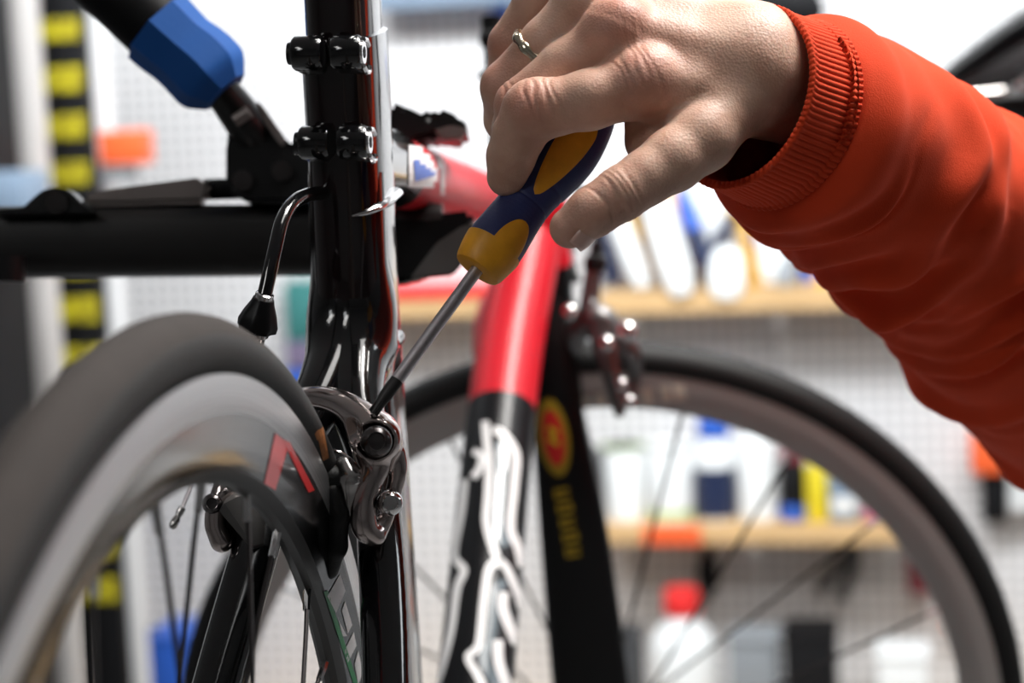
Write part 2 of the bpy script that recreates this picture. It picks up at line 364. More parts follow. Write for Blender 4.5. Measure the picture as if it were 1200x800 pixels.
FM = Matrix(((fu.x, -fn.x, fv.x, CF.x), (fu.y, -fn.y, fv.y, CF.y), (fu.z, -fn.z, fv.z, CF.z), (0, 0, 0, 1))) @ Matrix.Scale(KF, 4)
front, front_tire = make_wheel(BMi @ FM, .2845, 20, .12, .0128, [M['rim_dull'], M['rim_dull'], M['rim_dull']], [M['black_rubber'], M['black_rubber']])

# frame tubes (bike-local)
st = spline([(.410, -.08), (.352, .12), (.325, .20), (.281, .326), (.2625, .407), (.2465, .468)], 8)
mb = MB().sweep([(s, 0, h) for s, h in st], .0178, .031, n=64, power=.62)
seat_tube = mb.build('seat_tube', M['cherry'], bike)
spz = [(.2475, 0, .462), (.235, 0, .52), (.19, 0, .68)]
seatpost = MB().sweep(spz, .0158, .0275, n=64, power=.66).build('seatpost', M['cherry'], bike)
# weld ridge at the top tube joint, chrome imitating its reflection: see below
tt = [(.27, 0, .413), (.32, 0, .414), (.42, 0, .417), (.74, 0, .428), (.90, 0, .432)]
mb = MB().sweep(spline(tt, 12), [.018]*24+[.0165]*25, list(np.linspace(.026, .0185, 24))+[.0185]*25, n=32)
for i, f in enumerate(mb.f): mb.m[i] = 1 if sum(mb.v[k].x for k in f)/len(f) < .365 else 0
top_tube = mb.build('top_tube', [M['red'], M['black_gloss']], bike)
dt = [(.46, 0, -.11), (.715, 0, .092), (.885, 0, .292), (.965, 0, .386)]
a0, a1 = Bn(557, 800, .012), Bn(591, 455, .012); a2 = Bn(620, 285, .021)
dtp = [a0+(a0-a1)*.9, a0, a1, a2]
down_tube = None
def split_tube(pts, t, r):  # two colours of one tube: black below, red above, as an end ring of real paint
    return None
dts = spline([tuple(p) for p in dtp], 10)
mb = MB().sweep(dts, .0246, .0246, n=40, cap=True)
rp = Bn(600, 466)
zcut = rp.z
for i, f in enumerate(mb.f):
    c = sum((mb.v[k] for k in f), Vector())/len(f); mb.m[i] = 1 if c.z > zcut+.004 else 0
down_tube = mb.build('down_tube', [M['black_paint'], M['red']], bike)
for q, s in ((Bn(564, 378, -.022), -1), (Bn(646, 374, .022), 1)):
    MB().sweep([q+Vector((.02, 0, .02)), q+Vector((.0, 0, 0)), q+Vector((-.02, 0, -.025))], [.003, .0065, .004], side=(0, 1, 0), n=12).build('cable_stop', M['red'], bike)
# seat stays, with the wishbone that joins them to the seat tube
lo, hi = (-.03, -.085, -.03), (.32, .085, .40)
for sd in (1, -1):
    fld = Field((.13, -.06, .14), (.32, .06, .405), .0012)
    y = -sd
    ch = [((.283, y*.002, .372), .0120), ((.270, y*.003, .345), .0140), ((.250, y*.005, .318), .0140), ((.228, y*.010, .296), .0118), ((.207, y*.0215, .266), .0102), ((.176, y*.032, .21), .0104), ((.12, y*.044, .12), .0100)]
    fld.curve([(.2637-.0130, y*.003, .42, .0145), (.2637-.0135, y*.003, .40, .0150), (.2725-.0155, y*.003, .36, .0152), (.281-.0155, y*.003, .326, .0152), (.294-.0155, y*.003, .28, .0150)], .002, 4)
    fld.curve([(*a, b) for a, b in ch], .014, 8)
    if sd == 1: fld.bone((.262, -.016, .322), (.285, -.017, .328), .0045, .0045, .003)
    fld.build('seat_stay', M['black_gloss'], bike)
    MB().sweep([(.135, y*.0411, .1425), (.06, y*.056, .055), (0, y*.064, 0)], [.0100, .0085, .007], [.0100, .010, .009], n=16).build('seat_stay', M['black_gloss'], bike)

# clamp lugs of the seat collar, each two barrels and a bright bolt
for (px, py, tl) in ((384, 62, 0), (392, 167, 0)):
    c = Bn(px, py, 0)
    lug = MB()
    for y0, y1 in ((.0022, .0155), (-.0155, -.0022)):
        lug.sweep([(c.x, y0, c.z), (c.x, y0+.0012, c.z), (c.x, y1-.0012, c.z), (c.x, y1, c.z)], [.0068, .0078, .0078, .0068], side=(0, 0, 1), n=28)
        lug.box((c.x+.001, min(y0, y1)+.001, c.z-.0078), (c.x+.02, max(y0, y1)-.001, c.z+.0072), bev=.0012)
    L = lug.build('clamp_lug', M['black_gloss'], bike)
    b = MB().sweep([(c.x, -.0145, c.z), (c.x, -.0165, c.z)], [.0058, .0052], side=(0, 0, 1), n=24)
    b.sweep([(c.x+.0005, -.0158, c.z+.0058), (c.x+.006, -.0160, c.z+.0062), (c.x+.0095, -.0163, c.z+.0045)], .0014, n=8)
    b.sweep([(c.x+.0005, -.0158, c.z-.0058), (c.x+.006, -.0160, c.z-.0078), (c.x+.0105, -.0163, c.z-.0072), (c.x+.0112, -.0163, c.z-.0045)], .0014, n=8)
    b.build('clamp_bolt', M['chrome'], L); MB().sweep([(c.x, -.0160, c.z), (c.x, -.0168, c.z)], .0026, side=(0, 0, 1), n=6).build('bolt_socket', M['matte_black'], L)
    MB().sweep([(c.x, .0152, c.z), (c.x, .0178, c.z)], [.0055, .0048], side=(0, 0, 1), n=20).build('clamp_nut', M['satin_black'], L)

# ---- rear brake caliper, modelled as polished forged arms
def BB(px, py, d): return tuple(B(px, py, d))
CD = .795
fld = Field(tuple(min(a, b) for a, b in zip(B(330, 650, .76), B(490, 440, .84))), tuple(max(a, b) for a, b in zip(B(330, 650, .76), B(490, 440, .84))), .0006)
pts_lo = np.array([B(x, y, d) for x in (330, 495) for y in (430, 655) for d in (.755, .85)])
fld = Field(pts_lo.min(0), pts_lo.max(0), .0007)
def bone(f, a, b, k=.003, sub=False): f.bone(BB(*a[:3]), BB(*b[:3]), a[3]/1000, b[3]/1000, k, sub)
def curv(f, L, k=.003, n=7): f.curve([(*BB(*a[:3]), a[3]/1000) for a in L], k, n)
arm = [(335, 476, .822, 4.5), (362, 466, .812, 5), (392, 470, .803, 5.6), (418, 485, .796, 7), (440, 514, .790, 11.4)]
curv(fld, arm)
curv(fld, ([(445, 505, .795, 8), (461, 530, .797, 5.5), (466, 552, .797, 4.2), (460, 580, .797, 3.6), (452, 605, .795, 3.6), (440, 627, .792, 4.6)]), .002)
curv(fld, ([(438, 532, .792, 8), (440, 548, .790, 6.2), (431, 570, .788, 5.6), (425, 595, .787, 5.8), (428, 618, .788, 5.6), (438, 628, .790, 4.6)]), .002)
bone(fld, (437, 512, .765, 8.2), (439, 517, .780, 8.2), .0015, True)
bone(fld, (448, 590, .77, 4.2), (452, 588, .80, 4.2), .001, True)
fld.bone(BB(372, 482, .79), BB(405, 505, .785), .004, .006, .003, True)
cal, _ = fld.build('brake_caliper', M['dark_chrome'], bike)
def dome_bolt(px, py, d, r, toward, parent, name='bolt', mt='bolt_dark', hexed=True):
    c = B(px, py, d); z = (B(*toward)-c).normalized(); Mx = Matrix.Translation(c) @ z.to_track_quat('Z', 'Y').to_matrix().to_4x4()
    o = MB().lathe([(r*.92, -.004), (r, -.001), (r*.97, r*.25), (r*.8, r*.52), (r*.56, r*.66), (r*.5, r*.64), (r*.48, r*.3), (r*.02, r*.28)], 28, M=Mx).build(name, M[mt], parent)
    return o
dome_bolt(441, 517, .7815, .0068, (446, 505, .70), cal, 'pivot_bolt', 'bolt_dark')
dome_bolt(457, 589, .790, .0056, (480, 585, .72), cal, 'pad_bolt', 'chrome')
sp = MB().sweep([B(x, y, .808) for x, y in spline([(382, 526), (400, 531), (415, 543), (424, 560)], 6)], .0008, side=(0, 1, 0), n=8).build('return_spring', M['chrome'], cal)
# pads
pad = MB(); c = B(388, 562, .79)
pad.sweep([B(376, 560, .786), B(380, 560, .786), B(399, 559, .789), B(402, 559, .79)], [.0045, .0058, .0058, .005], side=(0, 0, 1), n=20)
pad.build('brake_pad', M['black_rubber'], cal)
fldp = Field(np.minimum.reduce([np.array(B(x, y, d)) for x in (360, 440) for y in (530, 700) for d in (.76, .83)]), np.maximum.reduce([np.array(B(x, y, d)) for x in (360, 440) for y in (530, 700) for d in (.76, .83)]), .0007)
bone(fldp, (404, 545, .788, 4.2), (410, 560, .787, 5.4)); bone(fldp, (410, 560, .787, 5.4), (412, 598, .788, 4.2)); bone(fldp, (404, 560, .79, 3.6), (408, 588, .79, 3))
fldp.build('pad_holder', M['silver'], cal)
fldp = Field(np.minimum.reduce([np.array(B(x, y, d)) for x in (350, 440) for y in (530, 720) for d in (.76, .83)]), np.maximum.reduce([np.array(B(x, y, d)) for x in (350, 440) for y in (530, 720) for d in (.76, .83)]), .0008)
bone(fldp, (388, 575, .785, 4.2), (397, 600, .787, 5)); bone(fldp, (397, 600, .787, 5), (394, 640, .793, 4.5)); bone(fldp, (394, 640, .793, 4.5), (386, 668, .80, 4))
fldp.build('brake_pad', M['black_rubber'], cal)
dome_bolt(415, 562, .784, .0032, (430, 556, .72), cal, 'bolt', 'chrome'); dome_bolt(423, 582, .789, .0052, (440, 580, .74), cal, 'spacer', 'silver')
# left arm, seen through the spokes and above the tire
pl = np.array([B(x, y, d) for x in (230, 350) for y in (440, 660) for d in (.78, .85)])
fl2 = Field(pl.min(0), pl.max(0), .0008)
la = [(345, 474, .822, 6), (312, 478, .822, 7), (286, 505, .818, 7), (270, 545, .812, 5.5), (263, 575, .808, 4.8)]
curv(fl2, la)
for L in ([(263, 575, .808, 4.6), (254, 592, .806, 4.4), (252, 615, .806, 4.6), (260, 634, .806, 4.4)], [(266, 575, .812, 4), (270, 600, .812, 3.6), (269, 622, .812, 4), (260, 634, .808, 4.4)]):
    curv(fl2, L)
left_arm, _ = fl2.build('caliper_arm', M['dark_chrome'], cal)
dome_bolt(249, 590, .803, .0045, (230, 588, .74), cal, 'pad_bolt', 'bolt_dark')
MB().sweep([B(272, 585, .812), B(285, 592, .806), B(302, 640, .80)], [.004, .008, .003], [.004, .012, .003], side=(0, 0, 1), n=10).build('pad_holder', M['pad_grey'], cal)
# barrel adjuster, rubber boot, housing and the loose cable end
def ax_lathe(a, b, prof, n, mt, name, parent):
    z = (b-a); Mx = Matrix.Translation(a) @ z.to_track_quat('Z', 'Y').to_matrix().to_4x4(); l = z.length
    return MB().lathe([(r, t*l) for r, t in prof], n, M=Mx).build(name, M[mt], parent)
bt, tp = B(299, 392, .806), B(310, 346, .80)
ax_lathe(bt-(tp-bt)*.5, tp, [(.0042, 0), (.0048, .3), (.0058, .34), (.0058, .40), (.004, .42), (.004, .5)], 24, 'silver', 'barrel_adjuster', bike)
bv = MB(); prof = [(.0068, .12), (.0083, .16), (.0086, .3), (.0072, .55), (.0052, .8), (.0046, .92), (.0036, .93)]; l = (tp-bt).length
Mx = Matrix.Translation(bt) @ (tp-bt).to_track_quat('Z', 'Y').to_matrix().to_4x4(); n = 32; v = []; f = []
for r, t in prof:
    for i in range(n): a = 2*math.pi*i/n; rr = r*(1+.07*math.cos(8*a)*(1-t)); v.append(Mx @ Vector((rr*math.cos(a), rr*math.sin(a), t*l)))
for j in range(len(prof)-1):
    for i in range(n): f.append((j*n+i, j*n+(i+1) % n, (j+1)*n+(i+1) % n, (j+1)*n+i))
f.append(tuple(range(n))[::-1]); bv.add(v, f).build('cable_boot', M['satin_black'], bike)
ax_lathe(bt+(tp-bt)*.9, tp+(tp-bt)*.06, [(.0034, 0), (.0040, .05), (.0040, .85), (.0032, 1)], 20, 'chrome', 'ferrule', bike)
hs = spline([(310, 346, .80), (317, 315, .802), (324, 285, .806), (331, 258, .812), (343, 238, .822), (362, 228, .838), (385, 226, .86)], 8)
MB().sweep([B(*p) for p in hs], .0032, side=(0, 1, 0), n=16).build('brake_cable', M['black_gloss'], bike)
tail = MB().sweep([B(232, 548, .74), B(223, 572, .735), B(213, 596, .73)], .0008, side=(0, 1, 0), n=8).build('cable_tail', M['steel'], bike)
ax_lathe(B(214, 594, .73), B(201, 619, .727), [(.0011, 0), (.0015, .04), (.0015, .3), (.0012, .36), (.0012, .5), (.0016, .56), (.0016, .9), (.0009, 1)], 14, 'silver', 'cable_end_cap', tail)

# ---- flat print laid on curved pieces: quads in view coordinates dropped on the real surface
def surf(o):
    Mw = (W @ BM) if o.parent is bike and o.name.split('.')[0] != 'wheel' else None
    return Mw
def bvh(o, Mo): return BVHTree.FromPolygons([Mo @ v.co for v in o.data.vertices], [tuple(p.vertices) for p in o.data.polygons])
def drop(tree, px, py, off):
    o = CAM; d = (W3 @ P(px, py, 1)).normalized(); h = tree.ray_cast(o, d, 5)
    if h[0] is None: return None
    n = h[1] if h[1].dot(d) < 0 else -h[1]; return h[0]+n*off
def decal(name, tree, quads, mt, parent, Mp, off=.0004, nu=4, nv=8):
    mb = MB(); Mi = Mp.inverted()
    for q in quads:
        a, b, c, d = [np.array(x, float) for x in q]; g = {}
        for i in range(nu+1):
            for j in range(nv+1):
                u, w = i/nu, j/nv; p = (a*(1-u)+b*u)*(1-w)+(d*(1-u)+c*u)*w; g[i, j] = drop(tree, p[0], p[1], off)
        for i in range(nu):
            for j in range(nv):
                k = [g[i, j], g[i+1, j], g[i+1, j+1], g[i, j+1]]
                if all(x is not None for x in k) and max((k[0]-x).length for x in k) < .02: mb.add([Mi @ x for x in k], [(0, 1, 2, 3)])
    return mb.build(name, mt, parent, angle=None) if mb.f else None
def ribbon(pts, w):
    """polyline in view coordinates -> quads of that width, mitred"""
    p = np.array(pts, float); n = []
    for i in range(len(p)):
        a = p[i]-p[i-1] if i else p[1]-p[0]; b = p[i+1]-p[i] if i < len(p)-1 else a
        a = a/np.linalg.norm(a); b = b/np.linalg.norm(b); t = a+b; t /= np.linalg.norm(t)+1e-9; nn = np.array([-t[1], t[0]]); k = max(.5, nn@np.array([-a[1], a[0]])); n.append(nn/k*w/2)
    n = np.array(n); return [(p[i]-n[i], p[i]+n[i], p[i+1]+n[i+1], p[i+1]-n[i+1]) for i in range(len(p)-1)]
MB_ = W @ BM
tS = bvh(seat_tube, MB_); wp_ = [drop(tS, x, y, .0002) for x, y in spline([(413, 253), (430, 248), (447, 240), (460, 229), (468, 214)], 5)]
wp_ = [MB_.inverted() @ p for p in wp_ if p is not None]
MB().sweep(wp_, list(np.linspace(.0005, .0042, len(wp_))), list(np.linspace(.0006, .0030, len(wp_))), side=(0, 1, 0), n=12).build('weld_ridge_glint', M['chrome'], bike)  # bright reflection line on the joint, put in as a thin chrome ridge
tD = bvh(down_tube, MB_)
for L, wd_ in (([(569, 494), (571, 520), (573, 545), (572, 580), (570, 612), (577, 640), (583, 655)], 9), ([(578, 503), (590, 510), (604, 532), (602, 570), (598, 618), (606, 640), (611, 664)], 10),
               ([(592, 660), (574, 664), (567, 700), (561, 755), (549, 770), (560, 792), (572, 818)], 9), ([(583, 660), (592, 664), (604, 690), (610, 712)], 9),
               ([(590, 694), (589, 712), (598, 738), (605, 754)], 12), ([(583, 750), (584, 775), (592, 800), (596, 814)], 12),
               ([(555, 529), (564, 534), (563, 548), (555, 560)], 8), ([(545, 562), (541, 600), (533, 650), (544, 668), (536, 690), (529, 740), (516, 790), (506, 814)], 9)):
    sp_ = spline(L, 4); decal('lettering', tD, ribbon(sp_, wd_), M['tube_white'], down_tube, MB_, .0006, 4, 3)
for L, wd_ in (([(584, 518), (588, 530), (586, 575), (584, 612), (592, 640)], 14), ([(589, 680), (581, 700), (575, 750), (567, 770), (580, 800), (585, 814)], 12)):
    decal('letter_shade', tD, ribbon(spline(L, 4), wd_), M['decal_grey'], down_tube, MB_, .0003, 4, 3)
tR = bvh(rear, MB_)
decal('rim_decal', tR, [((330, 514), (339, 518), (368, 574), (361, 577))], M['rdecal'], rear, MB_, .0003, 2, 10)
decal('rim_decal', tR, [((322, 507), (338, 520), (322, 574), (309, 566))], M['rdecal'], rear, MB_, .0003, 4, 10)
for q_ in [((398, 672), (404, 692), (393, 718), (383, 698)), ((404, 704), (412, 732), (407, 742), (400, 715)), ((414, 740), (417, 756), (407, 776), (403, 762)), ((419, 762), (425, 788), (419, 802), (415, 778)), ((395, 722), (398, 730), (406, 745), (401, 745))]: decal('rim_lettering', tR, [q_], M['tube_white'], rear, MB_, .0003, 4, 4)
decal('rim_decal', tR, ribbon([(381, 692), (395, 735), (408, 775), (418, 806)], 5), M['green'], rear, MB_, .0003, 2, 8)
tT = bvh(rear_tire, MB_)
for q_ in [((370, 505), (378, 500), (385, 536), (378, 540)), ((368, 508), (372, 503), (375, 512), (371, 516)), ((417, 690), (426, 686), (428, 694), (420, 698)), ((422, 700), (430, 696), (432, 716), (425, 718)), ((427, 726), (433, 722), (436, 734), (430, 736))]: decal('tire_lettering', tT, [q_], M['orange_ink'], rear_tire, MB_, .0003, 3, 4)

# ---- fork, head parts and front brake
def fp(u, n, z): return BMi @ (CF+(fu*u+fn*n+fv*z)*KF)
sideF = (BMi.to_3x3() @ fn)
fk = MB()
for sg in (1, -1):
    L = spline([(0, .050, 0, .012, .010), (-.004, .049, .03, .026, .010), (-.011, .046, .061, .031, .011), (-.027, .041, .195, .027, .012), (-.039, .034, .28, .021, .013), (-.044, .026, .335, .020, .014), (-.047, .012, .37, .020, .017)], 4)
    fk.sweep([fp(u, n_*sg, z) for u, n_, z, c, w_ in L], [x[4] for x in L], [x[3] for x in L], side=sideF, n=28)
fk.sweep([fp(-.047, 0, .355), fp(-.050, 0, .385), fp(-.052, 0, .41)], [.02, .022, .02], side=sideF, n=24)
fork = fk.build('fork', M['satin_black'], bike)
MB().sweep([fp(-.050, 0, .395), fp(-.052, 0, .41), fp(-.056, 0, .50), fp(-.058, 0, .53)], [.0225, .0205, .0205, .0225], side=sideF, n=28).build('head_tube', M['red'], bike)
tF = bvh(fork, MB_)
def oval(cx, cy, rx, ry, tilt, r0=0.0, n=28):
    c, s = math.cos(tilt), math.sin(tilt); q = []
    pt = lambda k, a: (cx+c*rx*k*math.cos(a)-s*ry*k*math.sin(a), cy+s*rx*k*math.cos(a)+c*ry*k*math.sin(a))
    for i in range(n):
        a, b = 2*math.pi*i/n, 2*math.pi*(i+1)/n; q.append((pt(r0, a), pt(1, a), pt(1, b), pt(r0, b)))
    return q
decal('emblem', tF, oval(649, 512, 18, 46, -.16, .0), M['gold'], fork, MB_, .0010, 4, 1)
decal('emblem', tF, oval(649, 512, 12, 33, -.16, .0), M['rdecal'], fork, MB_, .0016, 4, 1)
decal('emblem', tF, ribbon([(643, 500), (651, 505), (646, 514), (655, 520)], 5), M['yel3'], fork, MB_, .0022, 2, 4)
yl = []
for i in range(5):
    x, y = 657+i*3.2, 572+i*17; yl += ribbon([(x-7, y+3), (x+9, y)], 4)+ribbon([(x-6, y+11), (x+10, y+8)], 4)+ribbon([(x-6, y+2), (x-4, y+12)], 4)+(ribbon([(x+8, y), (x+10, y+9)], 4) if i % 2 else [])
decal('lettering', tF, yl, M['gold'], fork, MB_, .001, 2, 3)
tFW = bvh(front, W @ FM)
FMW = W @ FM
for q_ in [((676, 466), (690, 463), (693, 483), (679, 487)), ((696, 462), (709, 460), (712, 479), (699, 482)), ((750, 456), (764, 453), (768, 472), (754, 475)), ((772, 452), (784, 450), (788, 469), (776, 471)), ((787, 450), (801, 449), (805, 467), (791, 469)), ((506, 552), (520, 545), (523, 555), (509, 563)), ((527, 540), (541, 533), (543, 545), (530, 551))]: decal('rim_lettering', tFW, [q_], M['cream'], front, FMW, .0012, 3, 3)
# front brake: two arms, bolts, adjuster
fb = np.array([B(x, y, d) for x in (640, 775) for y in (260, 510) for d in (1.360, 1.530)])
fl3 = Field(fb.min(0), fb.max(0), .0016)
for L in ([(676, 388, 1.430, 9), (700, 372, 1.420, 11), (722, 392, 1.420, 10), (740, 412, 1.420, 8), (744, 440, 1.430, 6), (735, 470, 1.430, 6)], [(676, 388, 1.430, 9), (668, 420, 1.440, 7), (672, 450, 1.440, 6)], [(700, 372, 1.420, 10), (712, 420, 1.415, 9), (722, 462, 1.415, 6), (726, 482, 1.415, 5)], [(688, 380, 1.430, 9), (694, 330, 1.430, 7), (698, 300, 1.430, 6)]):
    curv(fl3, L, .003)
fcal, _ = fl3.build('brake_caliper', M['grey_alloy'], bike)
for x, y, d, r in ((668, 365, 1.400, .006), (735, 388, 1.400, .008), (711, 402, 1.395, .006), (728, 450, 1.400, .005), (737, 470, 1.400, .005)):
    dome_bolt(x, y, d, r, (x+4, y-30, d-.3), fcal, 'bolt', 'chrome')
ax_lathe(B(697, 318, 1.430), B(700, 285, 1.430), [(.007, 0), (.009, .1), (.009, .5), (.006, .6), (.005, 1)], 16, 'satin_black', 'barrel_adjuster', fcal)
MB().sweep([B(*p) for p in spline([(700, 290, 1.430), (699, 262, 1.430), (690, 235, 1.450), (672, 215, 1.480)], 6)], .0032, side=(0, 1, 0), n=12).build('brake_cable', M['satin_black'], bike)
MB().sweep([B(*p) for p in spline([(676, 330, 1.450), (668, 300, 1.460), (672, 270, 1.470), (690, 240, 1.490)], 6)], .0032, side=(0, 1, 0), n=12).build('brake_cable', M['satin_black'], bike)
# brake lever and hood behind the fingers
bl = MB().sweep([B(576, 20, 1.3), B(577, 60, 1.3), B(581, 130, 1.3), B(583, 205, 1.3)], [.008, .006, .006, .004], side=(0, 1, 0), n=14)
bl.sweep([B(590, 42, 1.3), B(572, 46, 1.3), B(562, 47, 1.3)], [.008, .009, .004], side=(0, 0, 1), n=12); bl.sweep([B(590, 92, 1.3), B(572, 90, 1.3), B(560, 88, 1.3)], [.007, .006, .002], side=(0, 0, 1), n=12)
bl.build('brake_lever', M['satin_black'], bike)
hbp = spline([tuple(fp(-.058, 0, .525)), tuple(fp(-.062, 0, .56)), tuple(B(622, 120, 1.36)), tuple(B(596, 110, 1.31)), tuple(B(584, 116, 1.30))], 6)
MB().sweep(hbp, .0115, side=(0, 1, 0), n=20).build('handlebar', M['satin_black'], bike)
# top tube print: a white and blue band near the clamp
tTT = bvh(top_tube, MB_)
decal('decal', tTT, [((478, 170), (520, 176), (520, 250), (478, 250))], M['tube_white'], top_tube, MB_, .0005, 10, 10)
decal('decal', tTT, [((483, 188), (513, 186), (508, 205), (485, 212))], M['blue2'], top_tube, MB_, .0009, 4, 4)

# ==================================================================== repair stand
so = Wp(-260, 285, 1.06); so_l = WFi @ so
stand = thing('repair_stand', 'black repair stand whose clamp arm with blue lever collar holds the bicycle', 'repair stand', Matrix.Translation((so.x, so.y, 0)))
Ms = Matrix.Translation((so.x, so.y, 0)).inverted()
def S(px, py, d=1.05): return Ms @ Wp(px, py, d)
axS = (Wp(200, 280, 1.05)-Wp(0, 280, 1.05)).normalized()
def plate(pts, d, th, mt, name, parent, bev=.0012):
    """flat cut piece with its outline in the arm's own plane and a real thickness"""
    n = W3 @ Vector((0, 1, 0)); bm = bmesh.new(); a = [bm.verts.new(S(x, y, d)) for x, y in pts]; f = bm.faces.new(a)
    r = bmesh.ops.extrude_face_region(bm, geom=[f]); vs_ = [g for g in r['geom'] if isinstance(g, bmesh.types.BMVert)]
    for v in vs_: v.co += n*th
    bmesh.ops.recalc_face_normals(bm, faces=bm.faces[:]); bmesh.ops.bevel(bm, geom=bm.edges[:], offset=bev, segments=2, affect='EDGES')
    me = bpy.data.meshes.new(name); bm.to_mesh(me); bm.free(); me.materials.append(mt); o = bpy.data.objects.new(name, me); link(o, parent); return o
mb = MB().sweep([S(-260, 285), S(20, 284), S(400, 281), S(520, 276)], [.021, .020, .020, .018], [.018]*4, side=W3 @ Vector((0, 0, 1)), n=28, power=.55)
mb.build('clamp_arm', M['beam'], stand)
z0 = S(-260, 285)
pst = MB().cyl((z0.x, z0.y, .04), (z0.x, z0.y, z0.z+.05), .02, 24); pst.sweep([(z0.x-.35, z0.y-.1, .02), (z0.x, z0.y, .06), (z0.x+.35, z0.y-.1, .02)], .015, n=12); pst.sweep([(z0.x, z0.y+.4, .02), (z0.x, z0.y, .06)], .015, n=12)
pst.build('stand_post', M['matte_black'], stand)
plate([(-10, 246), (26, 243), (42, 228), (52, 221), (66, 219), (80, 222), (90, 232), (100, 243), (112, 250), (-10, 252)], 1.022, .02, M['satin_black'], 'pivot_hump', stand)
MB().cyl(S(66, 237, 1.023), S(66, 237, 1.019), .006, 20).cyl(S(66, 237, 1.0195), S(66, 237, 1.018), .0035, 6).build('bolt', M['bolt_dark'], stand)
plate([(94, 228), (140, 219), (236, 207), (244, 212), (246, 226), (240, 238), (100, 242)], 1.035, .018, M['grey_metal'], 'lever_bar', stand, .003)
MB().cyl(S(240, 222), S(280, 221), .006, 16).build('lever_pin', M['matte_black'], stand)
MB().cyl(S(-5, 330, 1.0), S(-5, 300, 1.0), .016, 24).build('knob', M['satin_black'], stand)
br = plate([(264, 168), (272, 128), (288, 120), (300, 124), (330, 160), (346, 172), (366, 150), (385, 190), (385, 238), (300, 238), (280, 234), (264, 222)], 1.02, .028, M['satin_black'], 'lever_bracket', stand, .003)
for x, y in ((284, 211), (330, 200)): MB().cyl(S(x, y, 1.022), S(x, y, 1.014), .0055, 20).cyl(S(x, y, 1.0145), S(x, y, 1.0135), .003, 6, m=0).build('bolt', M['bolt_dark'], stand)
plate([(300, 118), (306, 122), (336, 165), (330, 172), (296, 128)], 1.016, .004, M['grey_metal'], 'lever_edge', stand, .0008)
hd = [S(100, -45, 1.0), S(140, -10, 1.0), S(194, 41, 1.0)]
MB().sweep(hd, .0195, side=W3 @ Vector((0, 1, 0)), n=32).build('lever_handle', M['matte_black'], stand)
cl = spline([(182, 30, .0225, 0), (196, 43, .0220, 0), (212, 57, .0212, 0), (232, 74, .0222, 0), (248, 91, .0215, 0), (262, 106, .014, 0)], 5)
MB().sweep([S(p[0]+2, p[1]+2, 1.0) for p in cl], [p[2] for p in cl], [p[2] for p in cl], side=W3 @ Vector((0, 1, 0)), n=8).build('lever_collar', M['blue'], stand, angle=25)
MB().sweep([S(252, 96, 1.0), S(272, 122, 1.01), S(300, 160, 1.03)], [.009, .0105, .012], side=W3 @ Vector((0, 1, 0)), n=20).build('lever_neck', M['satin_black'], stand)
MB().sweep([S(275, 142, 1.003), S(292, 131, 1.003)], .0035, side=W3 @ Vector((0, 1, 0)), n=12).build('worn_band', M['grey_metal'], stand)
# jaws that grip the top tube on the far side of the seat tube
plate([(455, 118), (474, 124), (500, 136), (513, 125), (538, 136), (551, 150), (545, 162), (524, 164), (508, 158), (480, 168), (455, 170)], 1.03, .05, M['satin_black'], 'clamp_jaw', stand, .003)
plate([(508, 152), (528, 146), (548, 150), (540, 163), (518, 163)], 1.022, .008, M['grey_metal'], 'jaw_face', stand, .001)
plate([(455, 250), (500, 252), (552, 246), (556, 262), (510, 318), (478, 330), (455, 332)], 1.03, .05, M['matte_black'], 'clamp_jaw', stand, .003)
plate([(480, 326), (512, 284), (542, 264), (568, 262), (560, 285), (530, 322)], 1.022, .012, M['pad_grey'], 'jaw_face', stand, .001)

# ==================================================================== screwdriver
tipP, headP = P(437, 484, .783), P(559, 316, .803); axd = (headP-tipP).normalized(); Lsh = (headP-tipP).length
zq = axd.to_track_quat('Z', 'Y').to_matrix()
# local x points to the viewer's right across the handle, local y roughly towards the lens
xx = (Vector((.8, 0, -.6)) - axd*axd.dot(Vector((.8, 0, -.6)))).normalized(); yy = axd.cross(xx)
SDM = Matrix((( xx.x, yy.x, axd.x, tipP.x), (xx.y, yy.y, axd.y, tipP.y), (xx.z, yy.z, axd.z, tipP.z), (0, 0, 0, 1)))
sdv = thing('screwdriver', 'screwdriver with navy and amber handle gripped in the hand, tip on the rear brake', 'screwdriver', W @ SDM)
toward = -yy.y                                         # y axis sign towards the lens
MB().lathe([(.0028, .0175), (.0028, Lsh+.004)], 24).build('shaft', M['steel'], sdv)
tipm = MB().sweep([(0, 0, 0), (0, 0, .004), (0, 0, .009), (0, 0, .013), (0, 0, .0178)], [.0012, .0020, .0028, .0029, .0028], n=16)
for a in range(4):
    q = a*math.pi/2+.4; tipm.box((-.0004, .0004, .0), (.0004, .0023, .0095), M=Matrix.Rotation(q, 4, 'Z'))
tipm.build('tip', M['tip'], sdv)
pxm = .806/F*1.02
hp = [(0, 27), (2, 28.5), (14, 31.5), (30, 34), (42, 34.2), (60, 32.8), (80, 31), (97, 30.4), (115, 32), (140, 37), (167, 41), (190, 41.3), (212, 38.5), (235, 33), (252, 26), (262, 17), (267, 6)]
hs_ = spline(hp, 6)
def hrad(t): return float(np.interp(t, hs_[:, 0], hs_[:, 1]))*pxm
hb = MB(); ts = [t for t in hs_[:, 0]]
n = 64; v = []; f = []
tt_ = sorted(set(list(np.linspace(24, 267, 120))))
for t in tt_:
    for i in range(n):
        a = 2*math.pi*i/n; r = hrad(t); 
        if t < 97 and math.sin(a)*toward < 2: r *= 1+.006*math.sin(t*1.9)*(1 if t > 45 else 0)
        if 95.5 < t < 98.5 or 124 < t < 126.5: r -= .0004
        v.append((r*math.cos(a), r*math.sin(a), Lsh+t*pxm))
